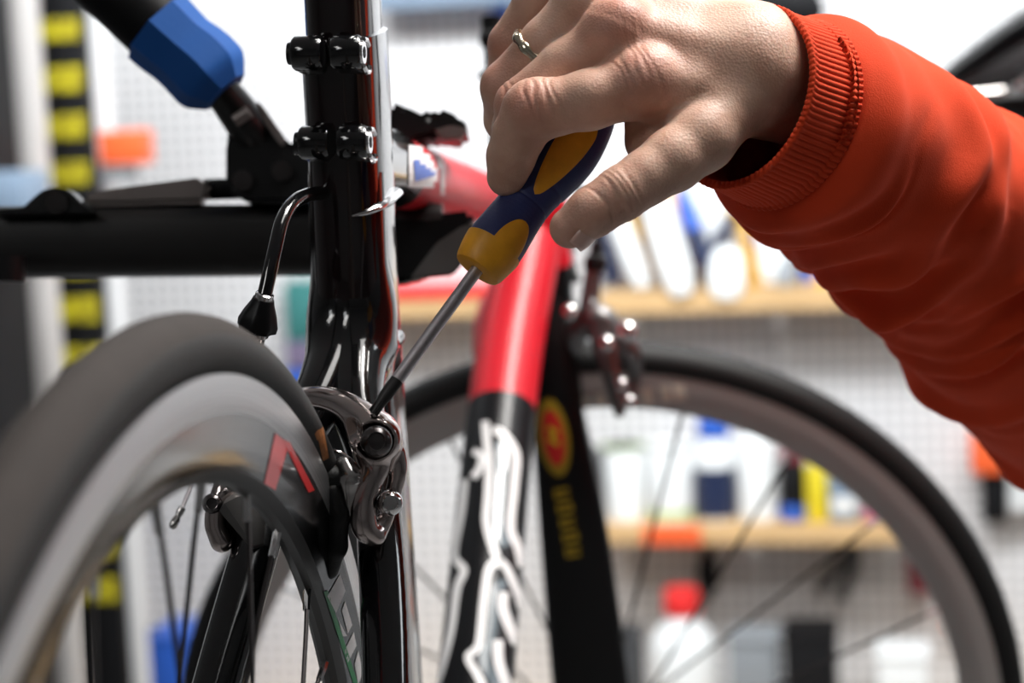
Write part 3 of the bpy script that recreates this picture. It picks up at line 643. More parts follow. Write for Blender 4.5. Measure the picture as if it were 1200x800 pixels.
for j in range(len(tt_)-1):
    for i in range(n): f.append((j*n+i, j*n+(i+1) % n, (j+1)*n+(i+1) % n, (j+1)*n+i))
f.append(tuple((len(tt_)-1)*n+i for i in range(n))); f.append(tuple(range(n))[::-1])
hb.add(v, f).build('handle', M['navy'], sdv)
cap = MB(); prof = [(.0031, Lsh-.0002), (.006, Lsh-.0004), (hrad(0)-.0008, Lsh-.0004)]+[(hrad(t)+.0004, Lsh+t*pxm) for t in (0, 4, 10, 16, 24, 30, 34)]+[(hrad(35)-.0004, Lsh+35.5*pxm)]
cap.lathe(prof, 64, cap=False).build('collar', M['yellow'], sdv)
def patch(t0, t1, wfun, ac, mt, name, off=.0005, nt_=28, na=14):
    v = []; f = []
    for i in range(nt_+1):
        t = t0+(t1-t0)*i/nt_; w = wfun((t-t0)/(t1-t0))
        for j in range(na+1):
            s = -1+2*j/na; a = ac+s*w; r = hrad(t)+off*(1-.75*abs(s)**6)*(1 if w > .02 else 0); v.append((r*math.cos(a), r*math.sin(a), Lsh+t*pxm))
    for i in range(nt_):
        for j in range(na): k = i*(na+1)+j; f.append((k, k+1, k+na+2, k+na+1))
    return MB().add(v, f).build(name, M[mt], sdv, angle=None)
ANG = math.atan2(toward, 0)                             # the side that faces the lens
sg = 1 if toward > 0 else -1
patch(30, 72, lambda u: .62*math.sqrt(max(0, 1-u**2.2)), ANG-sg*.45, 'yellow', 'collar_tongue')
patch(104, 222, lambda u: .5*math.sqrt(max(0, 1-(1-min(1, u/.75))**2.0))*(1 if u < .78 else math.sqrt(max(0, 1-((u-.78)/.22)**2))), ANG-sg*.12, 'yellow', 'inlay')

# ==================================================================== the person: hand, wrist, sleeve
HD = .030; HK = 1+HD/.77
def HP(px, py, d): return P(px, py, d+HD)
wr = HP(905, 92, .782)
person = thing('person', 'person in an orange-red sweatshirt gripping the screwdriver, wearing a thin ring', 'person', W @ Matrix.Translation(wr))
def skin():
    m = bpy.data.materials.new('skin'); m.use_nodes = True; nt = m.node_tree; b = nt.nodes['Principled BSDF']; L = nt.links.new
    tc = nt.nodes.new('ShaderNodeTexCoord'); at = nt.nodes.new('ShaderNodeAttribute'); at.attribute_name = 'flush'
    n1 = nt.nodes.new('ShaderNodeTexNoise'); n1.inputs['Scale'].default_value = 60; n1.inputs['Detail'].default_value = 6; L(tc.outputs['Object'], n1.inputs['Vector'])
    r = nt.nodes.new('ShaderNodeValToRGB'); r.color_ramp.elements[0].color = (.55, .315, .225, 1); r.color_ramp.elements[1].color = (.70, .45, .34, 1); r.color_ramp.elements[0].position = .35; r.color_ramp.elements[1].position = .65
    L(n1.outputs['Fac'], r.inputs[0])
    mx = nt.nodes.new('ShaderNodeMix'); mx.data_type = 'RGBA'; mx.inputs[7].default_value = (.56, .23, .165, 1); L(r.outputs[0], mx.inputs[6]); L(at.outputs['Fac'], mx.inputs[0]); L(mx.outputs[2], b.inputs['Base Color'])
    b.inputs['Roughness'].default_value = .5; b.inputs['Subsurface Weight'].default_value = .25; b.inputs['Subsurface Radius'].default_value = (1, .35, .2); b.inputs['Subsurface Scale'].default_value = .003
    v1 = nt.nodes.new('ShaderNodeTexVoronoi'); v1.inputs['Scale'].default_value = 900; L(tc.outputs['Object'], v1.inputs['Vector'])
    n2 = nt.nodes.new('ShaderNodeTexNoise'); n2.inputs['Scale'].default_value = 350; n2.inputs['Detail'].default_value = 8; L(tc.outputs['Object'], n2.inputs['Vector'])
    ad = nt.nodes.new('ShaderNodeMath'); L(v1.outputs['Distance'], ad.inputs[0]); L(n2.outputs['Fac'], ad.inputs[1])
    bp = nt.nodes.new('ShaderNodeBump'); bp.inputs['Strength'].default_value = .24; bp.inputs['Distance'].default_value = .0006; L(ad.outputs[0], bp.inputs['Height']); L(bp.outputs['Normal'], b.inputs['Normal'])
    return m
M['skin'] = skin()
H = .00075
lo = np.array([-.024, .715, .034]); hi = np.array([.156, .900, .200]); fld = Field(lo, hi, H)
def hb_(L, k=.004):
    for p, q in zip(L[:-1], L[1:]): fld.bone(HP(*p[:3]), HP(*q[:3]), p[3]*HK/1000, q[3]*HK/1000, k)
index = [(750, 100, .757, 12.6), (690, 117, .755, 12.0), (648, 126, .757, 11.3), (624, 131, .759, 11.5), (608, 158, .764, 10.6), (599, 183, .770, 9.8), (594, 207, .776, 8.4)]
middle = [(722, 42, .768, 13), (664, 80, .773, 11.6), (612, 124, .778, 11.3), (606, 150, .79, 10.2), (606, 178, .806, 9), (618, 192, .818, 8)]
ring_f = [(690, 2, .782, 12.6), (640, 52, .789, 11), (593, 102, .797, 10.6), (594, 140, .812, 9.6), (606, 165, .824, 8.6)]
pinky = [(668, -44, .802, 11.6), (630, 2, .808, 9.8), (598, 52, .815, 9.4), (594, 90, .828, 8.6), (606, 118, .838, 8)]
for L in (pinky, ring_f, middle, index): hb_(L, .0028)
hb_([(628, 126, .757, 11.9), (624, 130, .757, 11.9)], .004)
for mcp, base in (((752, 98, .757, 13.4), (872, 116, .764, 15)), ((722, 42, .768, 13.6), (885, 88, .766, 18)), ((690, 2, .782, 13), (885, 68, .776, 19)), ((668, -44, .802, 12), (880, 52, .79, 17))):
    hb_([mcp, base], .006)
hb_([(756, 93, .755, 13.2), (759, 91, .755, 12.6)], .005); hb_([(724, 34, .763, 12.6), (726, 30, .763, 12)], .006)
# palm side, wrist and forearm
hb_([(775, 112, .778, 15), (880, 104, .780, 18)], .008); hb_([(735, 50, .79, 16), (880, 80, .785, 22)], .008)
hb_([(880, 76, .775, 24.5), (930, 97, .79, 22), (1010, 178, .85, 20)], .01); hb_([(880, 98, .772, 17), (930, 106, .787, 19)], .01)
# thumb and the ball of the thumb
thumb = [(852, 128, .760, 14), (822, 162, .751, 13.4), (788, 188, .745, 12.2), (757, 208, .741, 10.6), (728, 227, .738, 10.4), (695, 248, .738, 9.6), (668, 267, .741, 8.2)]
hb_(thumb, .004); hb_([(805, 140, .766, 13), (778, 150, .768, 9)], .006); hb_([(757, 146, .777, 9), (759, 166, .772, 8.6), (768, 180, .764, 8)], .004)
hand, vh = fld.build('body', M['skin'], person, wr, 2)
# flushed knuckles and skin folds over the joints
fls = np.zeros(len(vh)); co = vh.copy()
for (x, y, d, r, a) in ((757, 74, .744, .016, .75), (726, 18, .756, .017, .8), (622, 118, .748, .011, .75), (588, 105, .772, .012, .6), (578, 82, .79, .012, .6), (700, 240, .73, .02, .3), (665, 272, .735, .014, .35), (580, 50, .81, .01, .5)):
    q = np.array(HP(x, y, d)); fls = np.maximum(fls, a*np.exp(-((vh-q)**2).sum(1)/(2*(r*.7)**2)))
at = hand.data.attributes.new('flush', 'FLOAT', 'POINT'); at.data.foreach_set('value', fls.astype(np.float32))
nrm = np.zeros(len(vh)*3, np.float32); hand.data.vertices.foreach_get('normal', nrm); nrm = nrm.reshape(-1, 3); disp = np.zeros(len(vh))
def folds(c, axis, offs, rad, depth, width=.0006):
    c = np.array(HP(*c)); ax = np.array(axis, float); ax /= np.linalg.norm(ax); rel = vh-c; u = rel@ax; rr = np.sqrt(np.maximum((rel**2).sum(1)-u*u, 0)); near = np.exp(-((rel**2).sum(1))/(2*rad**2))
    wob = .0009*np.sin(rel@np.array([400, 210, 330.]))
    for k, o in enumerate(offs): disp[:] -= depth*near*np.exp(-((u+wob-o-.12*rr*(1 if o > 0 else -1))**2)/(2*width**2))
fa = HP(626, 132, .759)-HP(690, 112, .755); folds((630, 112, .746), fa, (-.006, -.0028, .0005, .004), .009, .0007)
fa = HP(728, 227, .738)-HP(790, 188, .745); folds((722, 235, .728), fa, (-.009, -.006, -.003, .0, .003), .010, .0007)
fa = HP(612, 124, .778)-HP(664, 80, .773); folds((592, 112, .769), fa, (-.004, 0), .008, .0005)
fa = HP(690, 112, .755)-HP(750, 94, .757); folds((742, 76, .745), fa, (-.006, -.003, 0, .003, .006), .012, .00035)
co = vh+nrm*disp[:, None]-np.array(wr); hand.data.vertices.foreach_set('co', co.astype(np.float32).ravel()); hand.data.update()
# thumb nail
nt1 = (HP(664, 284, .741)-HP(688, 258, .740)).normalized(); nn = Vector((.52, -.62, -.58)); nn = (nn-nt1*nn.dot(nt1)).normalized(); nc = HP(675, 263, .741)+nn*.0096; nb = nt1.cross(nn)
v = []; f = []
for i in range(9):
    u = -1+2*i/8
    for j in range(9):
        s = -1+2*j/8; wv = .0060*(1-.18*u*u); p = nc+nt1*.0068*u*(1 if u < .8 else 1)+nb*s*wv+nn*(.0009-.0022*s*s-.0006*u*u); v.append(p-wr)
for i in range(8):
    for j in range(8): k = i*9+j; f.append((k, k+1, k+10, k+9))
M['nail'] = mat('fingernail', (.72, .45, .37), .28, 0, .3)
nail = MB().add(v, f).build('fingernail', M['nail'], person, angle=None); sm = nail.modifiers.new('thick', 'SOLIDIFY'); sm.thickness = .0008
# ring on the third finger
rc = HP(628, 61, .7905); ra_ = (HP(593, 102, .797)-HP(640, 52, .789)).normalized(); q = ra_.to_track_quat('Z', 'Y').to_matrix().to_4x4(); rg = MB(); nR = 64
pp = []
for i in range(nR):
    a = 2*math.pi*i/nR; rr = .0119; pp.append(Matrix.Translation(rc-wr) @ q @ Vector((rr*math.cos(a), rr*math.sin(a), .0)))
rg.sweep(pp, [0.0021+.0004*math.cos(9*2*math.pi*i/nR) for i in range(nR)], [.0012+.0003*math.cos(9*2*math.pi*i/nR) for i in range(nR)], side=ra_, n=10, closed=True).build('ring', M['ring'], person)
# sleeve: cuff with knitted ribs, then the loose folded sleeve to the elbow and shoulder
def cloth():
    m = mat('orange_red_jersey', (.74, .062, .016), .85, bump=.25, bscale=1500, var=.12, vscale=50, spec=.2); b = m.node_tree.nodes['Principled BSDF']
    b.inputs['Sheen Weight'].default_value = .12; b.inputs['Sheen Tint'].default_value = (1, .4, .3, 1); return m
M['cloth'] = cloth()
sec = [(868, 112, .772, 37.5), (890, 122, .781, 38.5), (906, 129, .789, 39.5), (918, 134, .794, 41), (942, 147, .805, 46.5), (975, 165, .825, 49.5), (1022, 195, .852, 51.5), (1072, 232, .885, 55), (1140, 294, .935, 61), (1216, 372, .985, 67), (1300, 455, 1.04, 69), (1400, 560, 1.10, 68), (1480, 600, 1.17, 70), (1560, 480, 1.25, 76), (1640, 200, 1.34, 82), (1640, -60, 1.40, 92)]
def tube_sections(sec, per, n, fn, i0, i1):
    sp_ = spline([(*HP(*s[:3]), s[3]*HK/1000) for s in sec], per); seg = sp_[i0*per:i1*per+1]; allp = sp_
    v = []; f = []; prev = None; L = 0
    for j in range(len(seg)):
        J = j+i0*per; a = allp[max(0, J-1)]; b = allp[min(len(allp)-1, J+1)]; t = Vector(b[:3])-Vector(a[:3]); t.normalize()
        x = Vector((0, 0, 1)); x = (x-t*x.dot(t)).normalized(); y = t.cross(x)
        if J < per*3:                                  # the cuff opening faces the lens
            pass
        for i in range(n):
            q = 2*math.pi*i/n; r = seg[j][3]+fn(L, q, J/per); v.append(Vector(seg[j][:3])+x*r*math.cos(q)+y*r*math.sin(q)-wr)
        if j < len(seg)-1: L += float(np.linalg.norm(seg[j+1][:3]-seg[j][:3]))
    for j in range(len(seg)-1):
        for i in range(n): f.append((j*n+i, j*n+(i+1) % n, (j+1)*n+(i+1) % n, (j+1)*n+i))
    return v, f
rf = random.Random(11); FOLDS = []
for k in range(34):
    FOLDS.append((rf.uniform(.02, .42), rf.uniform(-.028, .028), rf.uniform(0, 6.28), rf.uniform(.6, 1.25), rf.uniform(.0035, .0085), rf.uniform(.0045, .0100), rf.uniform(0, 6.28)))
FOLDS += [(.085, .03, 4.2, 1.2, .007, .0085, 4.0), (.125, .036, 4.5, 1.3, .008, .0095, 4.3), (.165, .04, 4.4, 1.2, .0085, .010, 4.2), (.105, -.02, 5.4, 1.0, .006, .008, 5.2)]
def fold(L, q, J):
    g = min(1, max(0, (L-.004)/.03)); s = 0
    for L0, sl, qs, qw, am, w, qc in FOLDS:
        dq = (q-qc+math.pi) % (2*math.pi)-math.pi; win = math.exp(-(dq/qw)**2)
        if win < .02: continue
        x = (L-L0-sl*math.sin(q-qs)-.004*math.sin(5*q+L0*90))/w
        if abs(x) > 5: continue
        s += am*win*(math.exp(-x*x)-.75*math.exp(-((x-1.7)/.8)**2)-.25*math.exp(-((x+1.9)/1.2)**2))
    return g*s+(.0035*math.exp(-((L-.011)/.007)**2))-.0034*math.exp(-L/.0028)
v, f = tube_sections(sec, 26, 220, fold, 3, 15)
slv = MB().add(v, f).build('sleeve', M['cloth'], person, angle=None); sm = slv.modifiers.new('thick', 'SOLIDIFY'); sm.thickness = .0015
NR = 92
def rib(L, q, J): return .0009*(abs(math.cos(NR/2*q))**.6)*min(1, L/.002)-.0009+.0015*math.sin(2*q+1)+(.0012*math.cos(min(1, L/.004)*math.pi/2))
v, f = tube_sections(sec, 10, NR*8, rib, 0, 3)
cf = MB().add(v, f).build('cuff', M['cloth'], slv, angle=None); sm = cf.modifiers.new('thick', 'SOLIDIFY'); sm.thickness = .003

# ==================================================================== things on and before the pegboard wall (wall-local coordinates)
def wthing(name, label, cat, p, group=None): return thing(name, label, cat, WF @ Matrix.Translation(p), group)
PXM = lambda px, py, off=.1: (wl(px+1, py, off)-wl(px, py, off)).length
def shelf(name, label, px0, px1, py_top, py_bot, depth, extra=None):
    a, b = wl(px0, py_top, depth), wl(px1, py_top, depth); z1 = (a.z+b.z)/2; z0 = (wl(px0, py_bot, depth).z+wl(px1, py_bot, depth).z)/2
    o = wthing(name, label, 'shelf', (a.x, 0, z0)); L = b.x-a.x
    MB().box((0, -depth, 0), (L, -.001, z1-z0), bev=.002).build('board', M['wood'], o, smooth=False)
    for x in (.06, L/2, L-.06): MB().box((x-.01, -depth*.8, -.03), (x+.01, -.001, 0)).box((x-.01, -.012, -.12), (x+.01, -.001, 0)).build('bracket', M['off'], o, smooth=False)
    return o, z1
sh1, z1 = shelf('wall_shelf', 'upper wooden tool shelf on the pegboard carrying slanted tool handles', 700, 1130, 338, 364, .14)
sh2, z2 = shelf('wall_shelf', 'lower wooden shelf on the pegboard with bottles and a red front strip', 690, 1078, 618, 638, .16)
q0, q1 = wl(753, 620, .16), wl(822, 640, .16)
x0 = (WF.inverted() @ sh2.matrix_world.translation).x; zb = (WF.inverted() @ sh2.matrix_world.translation).z
MB().box((q0.x-x0, -.164, 0.001), (q1.x-x0, -.159, z2-zb+.004), bev=.001).build('front_strip', M['orange'], sh2, smooth=False)
# left part: red and amber shelf seen beside the seat tube
a, b = wl(380, 352, .14), wl(600, 352, .14); zt, zm, zl = wl(500, 336, .14).z, wl(500, 350, .14).z, wl(500, 372, .14).z
o = wthing('wall_shelf', 'wooden shelf with red edge behind the screwdriver shaft and down tube', 'shelf', (a.x, 0, zl))
MB().box((0, -.14, 0), (b.x-a.x, -.001, zm-zl), bev=.002).build('board', M['wood'], o, smooth=False); MB().box((0, -.145, zm-zl), (b.x-a.x, -.001, zt-zl), bev=.002).build('edge_strip', M['red2'], o, smooth=False)
mp = (wl(525, 330, .05)); 
# bottles and packs on the lower shelf
def bottle(px, w, top, label, cat, body, capm, shoulder=.75, capw=.5, band=None, bandrange=(.1, .6), name='bottle', off=.08, base=None, group=None):
    p = wl(px, 618, off); zt = wl(px, top, off).z; zb_ = z2 if base is None else base; h = zt-zb_; r = w/2*PXM(px, 560, off)
    o = wthing(name, label, cat, (p.x, -off, zb_+.0005), group or 'bottles and packs on the lower shelf')
    MB().lathe([(r*.9, 0), (r, .004), (r, h*shoulder), (r*.92, h*(shoulder+.04)), (r*capw, h*(shoulder+.1)), (r*capw, h*(shoulder+.12))], 28).build('body', M[body], o)
    MB().lathe([(r*capw*1.15, h*(shoulder+.11)), (r*capw*1.15, h*.98), (r*capw, h)], 24).build('cap', M[capm], o)
    if band: MB().lathe([(r+.0008, h*bandrange[0]), (r+.0008, h*bandrange[1])], 28, cap=False).build('printed_label', M[band], o)
    return o
bottle(734, 46, 520, 'white tub with pale green rim, leftmost on the lower shelf', 'tub', 'white', 'lime', .88, .98, None, name='tub')
bottle(788, 52, 519, 'white bottle with green print between white tub and navy label bottle', 'bottle', 'white', 'white', .9, .9, 'lime', (.06, .16))
bottle(840, 46, 488, 'white bottle with blue cap and navy label on lower shelf', 'bottle', 'white', 'blue2', .70, .72, 'dnavy', (.04, .52))
bottle(889, 46, 497, 'tall plain white bottle right of the navy label bottle', 'bottle', 'white', 'white', .82, .5)
bottle(931, 32, 525, 'dark bottle with maroon top and blue base on lower shelf', 'bottle', 'bk', 'maroon', .72, .8, 'blue2', (.03, .22))
def pack(px, py0, py1, w, dep, label, cat, mt, name, off=.05, z=None, extra=None):
    a = wl(px-w/2, py1, off+dep); b = wl(px+w/2, py0, off+dep); z0 = a.z if z is None else z
    o = wthing(name, label, cat, (a.x, -off, z0+.0005), 'bottles and packs on the lower shelf' if z is not None else None); MB().box((0, -dep, 0), (b.x-a.x, 0, b.z-z0), bev=.003).build('body', M[mt], o)
    if extra: MB().box((.004, -dep-.001, (b.z-z0)*extra[1]), (b.x-a.x-.004, -dep+.001, (b.z-z0)*extra[2])).build('printed_label', M[extra[0]], o, smooth=False)
    return o
pack(957, 548, 618, 22, .06, 'slim yellow pack next to the dark bottle on lower shelf', 'box', 'yel3', 'box', z=z2)
pack(988, 530, 618, 30, .06, 'slate blue upright pack right of the slim yellow pack', 'box', 'slate', 'box', z=z2, extra=('white', .15, .35))
pack(1022, 572, 618, 18, .06, 'small plum pink pack near the end of lower shelf', 'box', 'pink', 'box', z=z2)
pack(1046, 575, 618, 26, .06, 'small navy pack at the right end of lower shelf', 'box', 'dnavy', 'box', z=z2)
pack(690, 530, 618, 22, .06, 'dark box at the left end of lower shelf beside the fork', 'box', 'dgrey', 'box', z=z2)
# hand tools leaning in the upper rack
def tool(x0, y0, x1, y1, w, label, body, tipm=None, name='hand_tool', off=.07, group=None, flat=.6, split=.5):
    a, b = wl(x0, y0, off), wl(x1, y1, off+.03); r = w/2*PXM(x0, y0, off)
    o = wthing(name, label, 'tool', b, group or 'hand tools on the upper rack'); n = 9; pts = [(a-b)*t for t in np.linspace(0, 1, n)]
    rr = [r*k for k in (.55, .85, .98, 1, .98, .95, .9, .82, .5)]
    k = 5 if tipm else n
    MB().sweep(pts[:k], rr[:k], [x*flat for x in rr[:k]], side=(1, 0, 0), n=18).build('grip', M[body], o)
    if tipm: MB().sweep(pts[k-1:], rr[k-1:], [x*flat for x in rr[k-1:]], side=(1, 0, 0), n=18).build('end', M[tipm], o)
    return o
tool(690, 235, 722, 335, 26, 'navy slanted tool handle at left end of upper rack', 'dnavy', off=0.05, flat=0.5)
tool(712, 228, 754, 336, 24, 'slim white slanted handle between navy and ochre handles', 'white', off=0.105, flat=0.4)
tool(732, 228, 776, 330, 22, 'ochre slanted handle between the two white ones', 'brown', 'yel2', off=0.045, flat=0.4)
tool(745, 226, 789, 328, 18, 'dark navy slanted handle touching the wide white one', 'dnavy', off=0.08, flat=0.35)
tool(764, 226, 800, 345, 38, 'wide white slanted handle overlapping the upper shelf edge', 'white', off=0.122, flat=0.3)
tool(780, 222, 815, 315, 22, 'ochre slanted handle right of the wide white one', 'brown', 'yel2', off=0.045, flat=0.4)
tool(798, 222, 828, 316, 24, 'bright blue slanted handle with navy end in upper rack', 'dnavy', 'blue2', off=0.085, flat=0.4)
tool(826, 200, 828, 300, 40, 'broad white handle behind the blue one in upper rack', 'white', off=.02, flat=.3)
tool(852, 290, 851, 350, 42, 'short round white handle standing on upper shelf edge', 'white', name='hand_tool', off=.115, flat=.4)
# pliers with open amber and navy handles
a = wl(866, 250, .08); o = wthing('pliers', 'pliers with amber and navy handles, open like an arch, on upper shelf', 'pliers', wl(866, 338, .08), 'hand tools on the upper rack')
b = wl(866, 338, .08)
for L, mt, w in (([(864, 252), (848, 272), (835, 300), (828, 318)], 'dnavy', 12), ([(866, 250), (873, 280), (878, 305), (884, 335)], 'yel2', 11)):
    pts = [wl(x, y, .08)-b for x, y in spline(L, 5)]; MB().sweep(pts, w*.0017, w*.0012, side=(0, 1, 0), n=14).build('handle', M[mt], o)
MB().sweep([wl(850, 250, .08)-b, wl(866, 244, .08)-b, wl(884, 252, .08)-b], [.012, .022, .012], [.008, .012, .008], side=(0, 1, 0), n=14).build('head', M['yel2'], o)
tool(884, 250, 880, 330, 20, 'navy blue upright handle right of the arched pliers', 'dnavy', 'blue2', off=.05)
tool(905, 240, 906, 332, 36, 'pale upright handle in the middle of upper rack', 'white', off=.06)
tool(944, 250, 948, 330, 20, 'bright blue upright handle beneath the sleeve in upper rack', 'blue2', off=.06)
tool(962, 262, 962, 345, 22, 'pale handle with amber foot at right of upper rack', 'yel2', 'white', off=.06)
tool(918, 300, 920, 336, 26, 'short grey brown handle stub beside the bright blue handle', 'mgrey', off=.08)
# lower right: bottle with red cap, boxes
zfl = wl(800, 880, .2).z
o_ = wthing('bench', 'low bench along the pegboard wall below the frame of shelves', 'bench', (wl(400, 880, .2).x, 0, 0))
bx0 = wl(-150, 880, .2).x-wl(400, 880, .2).x; bx1 = wl(1250, 880, .2).x-wl(400, 880, .2).x
MB().box((bx0, -.45, zfl-.03), (bx1, -.002, zfl), bev=.003).build('bench_top', M['wood'], o_, smooth=False)
for x in (bx0+.05, bx1-.05):
    for y in (-.42, -.05): MB().box((x-.025, y-.025, 0), (x+.025, y+.025, zfl-.03)).build('leg', M['dgrey'], o_, smooth=False)
o = wthing('spray_bottle', 'white bottle with red cap on the bench under lower shelf', 'bottle', (wl(805, 880, .22).x, -.22, zfl+.0005))
hh = wl(805, 690, .22).z-zfl; pm = PXM(805, 740, .22)
MB().lathe([(38*pm, 0), (40*pm, .01), (40*pm, hh*.66), (34*pm, hh*.74), (20*pm, hh*.81), (18*pm, hh*.86)], 28).build('body', M['white'], o)
MB().lathe([(21*pm, hh*.855), (22*pm, hh*.87), (21*pm, hh*.98), (19*pm, hh)], 24).build('cap', M['red2'], o)
def benchbox(px, w, top, dep, label, mt, off=.12, name='box', base=None):
    p = wl(px, 880, off+dep); pm = PXM(px, 760, off+dep); hh = wl(px, top, off+dep).z-zfl
    o = wthing(name, label, 'box' if name == 'box' else 'bin', (p.x, -off, zfl+.0005), 'boxes and bins on the bench'); MB().box((-w/2*pm, -dep, 0), (w/2*pm, 0, hh), bev=.004).build('body', M[mt], o)
    MB().box((-w/2*pm-.003, -dep-.003, hh), (w/2*pm+.003, .003, hh+.012), bev=.002).build('lid', M[mt], o); return o
benchbox(728, 44, 756, .12, 'small dark box on the bench just right of the fork', 'dgrey')
benchbox(886, 56, 756, .12, 'mid grey box on the bench right of the red capped bottle', 'mgrey')
benchbox(952, 60, 752, .14, 'black box on the bench right of the mid grey box', 'bk')
benchbox(1060, 60, 775, .12, 'white box on the bench beneath the front tire curve', 'white')
# hung on the board
o = wthing('hook_tool', 'dark red bracket hung on pegboard below the lower shelf end', 'tool', wl(1080, 690, .02))
c = wl(1080, 690, .02); mb = MB().box((-.028, -.04, .0), (.028, 0, .075), bev=.006).box((-.02, -.06, .05), (.035, -.03, .07), bev=.004); mb.build('body', M['maroon'], o)
o = wthing('hook_tool', 'orange clip hung on pegboard close to the front rim', 'tool', wl(1118, 735, .02)); MB().box((-.02, -.03, 0), (.02, 0, .055), bev=.006).build('body', M['orange'], o)
o = wthing('hook_tool', 'black knob tool hung on pegboard above the red capped bottle', 'tool', wl(830, 700, .04)); MB().lathe([(.008, 0), (.018, .02), (.024, .05), (.016, .085), (.006, .12)], 18).build('body', M['bk'], o)
o = wthing('hook_tool', 'dark grey pliers hung on pegboard under the slate blue pack', 'tool', wl(985, 690, .04)); b = wl(985, 690, .04)
for L in ([(1008, 610), (1000, 640), (985, 660), (960, 690)], [(995, 610), (1002, 640), (1000, 665), (985, 700)]):
    MB().sweep([wl(x, y, .04)-b for x, y in spline(L, 4)], .016, .012, side=(0, 1, 0), n=12).build('handle', M['dgrey'], o)
pack(1157, 508, 556, 36, .08, 'orange holder on the wall right of the front tire', 'holder', 'orange', 'holder', off=.0)
pack(1166, 560, 612, 28, .06, 'black holder below the orange one right of front tire', 'holder', 'bk', 'holder', off=.0)
pack(1202, 440, 600, 40, .05, 'white panel box on the wall at the picture edge beside orange holder', 'box', 'white', 'box', off=.0)
# left part: posts, label strip, orange holder
def upright(name, label, cat, pxt, pyt, pxb, pyb, w, mt, off, dep, base_z=0):
    a, b = wl(pxt, pyt, off), wl(pxb, pyb, off); r = w/2*PXM(pxb, pyb, off); p = (b.x, -off, 0)
    o = wthing(name, label, cat, p); top = Vector((a.x-b.x+(a.x-b.x)*.6, 0, a.z+.3*1)); MB().box((-r, -dep/2, 0.001), (r, dep/2, 2.2), bev=.003).build('column', M[mt], o); return o
u1 = upright('steel_post', 'grey steel post left of the black strip with yellow labels', 'post', 34, 0, 40, 200, 26, 'post', .75, .05)
u2 = upright('label_strip', 'tall black strip with a row of yellow labels by the steel post', 'display strip', 78, 0, 92, 300, 54, 'bk', .62, .03)
bx = WFi @ u2.matrix_world.translation
def yellow_label():
    m = mat('yellow_label_print', (.5, .42, .01), .6); nt = m.node_tree; b = nt.nodes['Principled BSDF']; L = nt.links.new
    tc = nt.nodes.new('ShaderNodeTexCoord'); n = nt.nodes.new('ShaderNodeTexNoise'); n.inputs['Scale'].default_value = 60; L(tc.outputs['Object'], n.inputs['Vector'])
    r = nt.nodes.new('ShaderNodeValToRGB'); r.color_ramp.elements[0].color = (.22, .18, .006, 1); r.color_ramp.elements[1].color = (.55, .47, .01, 1); r.color_ramp.elements[0].position = .42; r.color_ramp.elements[1].position = .52
    L(n.outputs['Fac'], r.inputs[0]); L(r.outputs[0], b.inputs['Base Color']); return m
M['ylabel'] = yellow_label()
off = -bx.y+.016; hwid = 26*PXM(92, 300, off)
for y0, y1, x in ((18, 50, 76), (74, 110, 80), (130, 165, 84), (186, 219, 88), (244, 278, 92), (290, 326, 96), (344, 380, 100), (402, 436, 102), (460, 494, 104), (515, 550, 106), (570, 604, 108), (622, 655, 110), (672, 708, 112)):
    za, zb2 = wl(x, y1-3, off).z, wl(x, y0+4, off).z; MB().box((-hwid*.92, -.019, za), (hwid*.92, -.0155, zb2), bev=.001).build('yellow_label', M['ylabel'], u2, smooth=False)
u3 = upright('white_post', 'white square post right behind the label strip', 'post', 118, 0, 128, 300, 22, 'off', .55, .04)
u4 = upright('dark_cabinet', 'dark upright cabinet edge at the far left behind the stand', 'cabinet', -96, 0, -90, 200, 150, 'bk', .95, .25)
o = pack(142, 152, 194, 50, .05, 'orange holder fixed beside the yellow label strip', 'holder', 'orange', 'holder', off=.6)
o = pack(135, 194, 212, 34, .04, 'small grey bracket under the orange holder by the label strip', 'bracket', 'mgrey', 'bracket', off=.6)
pack(2, 200, 260, 44, .1, 'pale grey blue case behind the stand arm at far left', 'case', 'slate', 'case', off=.95)
pack(356, 330, 400, 40, .06, 'teal cloth pouch hung between cable boot and seat tube', 'pouch', 'teal', 'pouch', off=.0)
pack(352, 400, 432, 32, .06, 'muted purple pouch under the teal pouch on the pegboard', 'pouch', 'purple', 'pouch', off=.0)
pack(352, 434, 470, 36, .06, 'blue pouch under the purple pouch beside the seat tube', 'pouch', 'blue2', 'pouch', off=.0)
pack(8, 400, 470, 40, .08, 'dark canister on the wall at far left above the rear tire', 'canister', 'dgrey', 'canister', off=.3)
# blue bins low on the left, on the bench
benchbox(108, 66, 768, .16, 'blue bin on the bench leftmost behind the rear wheel', 'blue2', .2, 'bin')
benchbox(206, 54, 752, .16, 'blue bin on the bench beside the seat stay', 'blue2', .2, 'bin')
benchbox(160, 30, 765, .16, 'black box between the two blue bins on the bench', 'bk', .2, 'box')
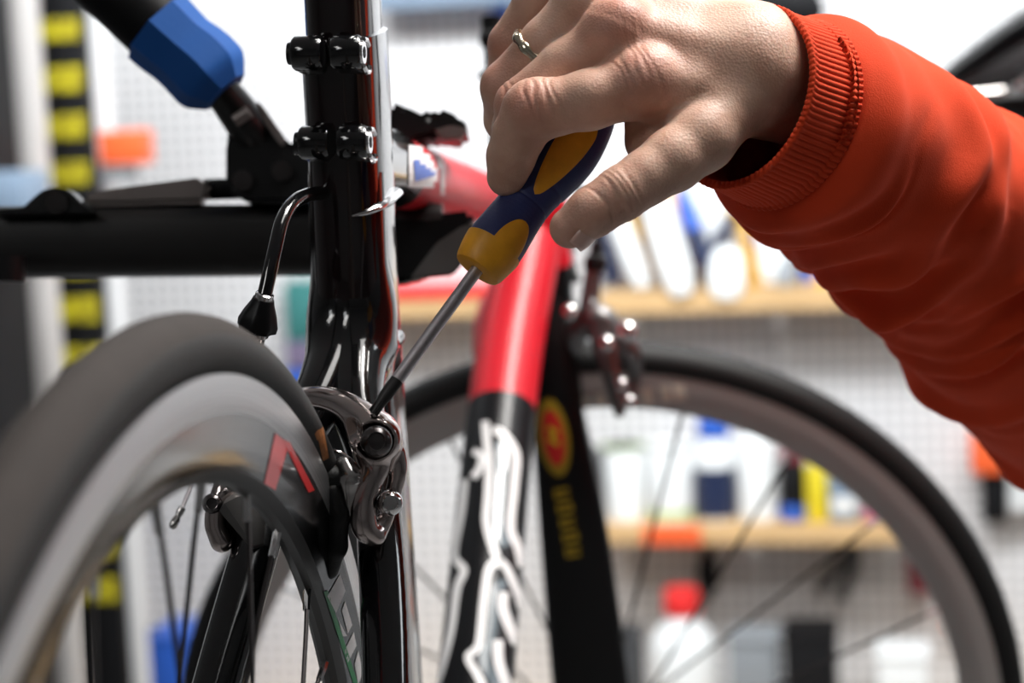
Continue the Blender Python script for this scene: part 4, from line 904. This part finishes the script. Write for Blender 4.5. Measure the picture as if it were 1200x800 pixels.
# top of the wall
o = wthing('wall_rail', 'slate blue rail across the pegboard above the top tube', 'rail', wl(440, 14, .05)); a = wl(440, 14, .05); b = wl(640, 6, .05)
MB().box((0, -.05, 0), (b.x-a.x, 0, .06), bev=.003).build('body', M['slate'], o)
o = wthing('hand_tool', 'blue handle hung on pegboard just above the little finger', 'tool', wl(588, 24, .03)); MB().lathe([(.012, 0), (.02, .02), (.018, .09), (.01, .1)], 16).build('grip', M['blue2'], o)
o = wthing('hand_tool', 'small blue handle hung on pegboard right above the red sleeve', 'tool', wl(1050, 84, .03)); MB().lathe([(.008, 0), (.016, .01), (.016, .05), (.008, .06)], 16).build('grip', M['blue2'], o)
o = wthing('glove', 'black glove hung on pegboard above the wrist', 'glove', wl(915, 60, .2)); b = wl(915, 60, .2)
MB().sweep([wl(840, -30, .2)-b, wl(880, 0, .2)-b, wl(925, 6, .2)-b, wl(952, 12, .2)-b, wl(966, 18, .2)-b], [.05, .05, .05, .04, .01], [.03, .03, .03, .02, .008], side=(0, 0, 1), n=18).build('body', M['bk'], o)
# saddle hanging at the upper right
sdl = thing('saddle', 'black bicycle saddle with chrome rail hanging behind the red sleeve', 'saddle', Matrix.Translation(Wp(1180, 120, 1.9)))
Msd = Matrix.Translation(Wp(1180, 120, 1.9)).inverted()
def D(px, py, d=1.9): return Msd @ Wp(px, py, d)
dp = W3 @ Vector((0, 1, 0))
MB().sweep([D(1096, 100), D(1120, 82), D(1160, 52), D(1200, 26), D(1260, -5), D(1330, -30)], [.02, .035, .05, .06, .065, .05], [.006, .009, .011, .013, .014, .012], side=dp, n=24).build('shell', M['satin_black'], sdl)
MB().sweep([D(1120, 100), D(1160, 80), D(1210, 55), D(1290, 20)], [.015, .03, .04, .04], [.008, .022, .03, .03], side=dp, n=20).build('padding', M['dgrey'], sdl)
MB().sweep([D(1130, 112, 1.88), D(1180, 107, 1.88), D(1300, 96, 1.88)], .006, side=dp, n=14).build('rail', M['silver'], sdl)
for x, y in ((1190, 104), (1200, 96)): MB().lathe([(.006, -.006), (.011, 0), (.006, .006)], 16, M=Matrix.Translation(D(x, y, 1.865))).build('bolt', M['chrome'], sdl)
MB().sweep([D(1150, 116, 1.92), D(1200, 122, 1.92), D(1300, 135, 1.92)], [.01, .03, .04], [.006, .024, .03], side=dp, n=16).build('clamp', M['satin_black'], sdl)
# ceiling lamps of the workshop
for i, (x, y) in enumerate(((.55, 1.0), (-1.5, -.9))):
    o = thing('ceiling_light', ('ceiling light panel above the bicycle', 'ceiling light panel behind the rear wheel end of the room')[i], 'light', Matrix.Translation((x, y, 2.76)))
    MB().box((-.3, -.65, 0), (.3, .65, .24), bev=.004).build('housing', M['off'], o, smooth=False); MB().box((-.26, -.61, -.006), (.26, .61, -.0005)).build('diffuser', M['lamp'], o, smooth=False)
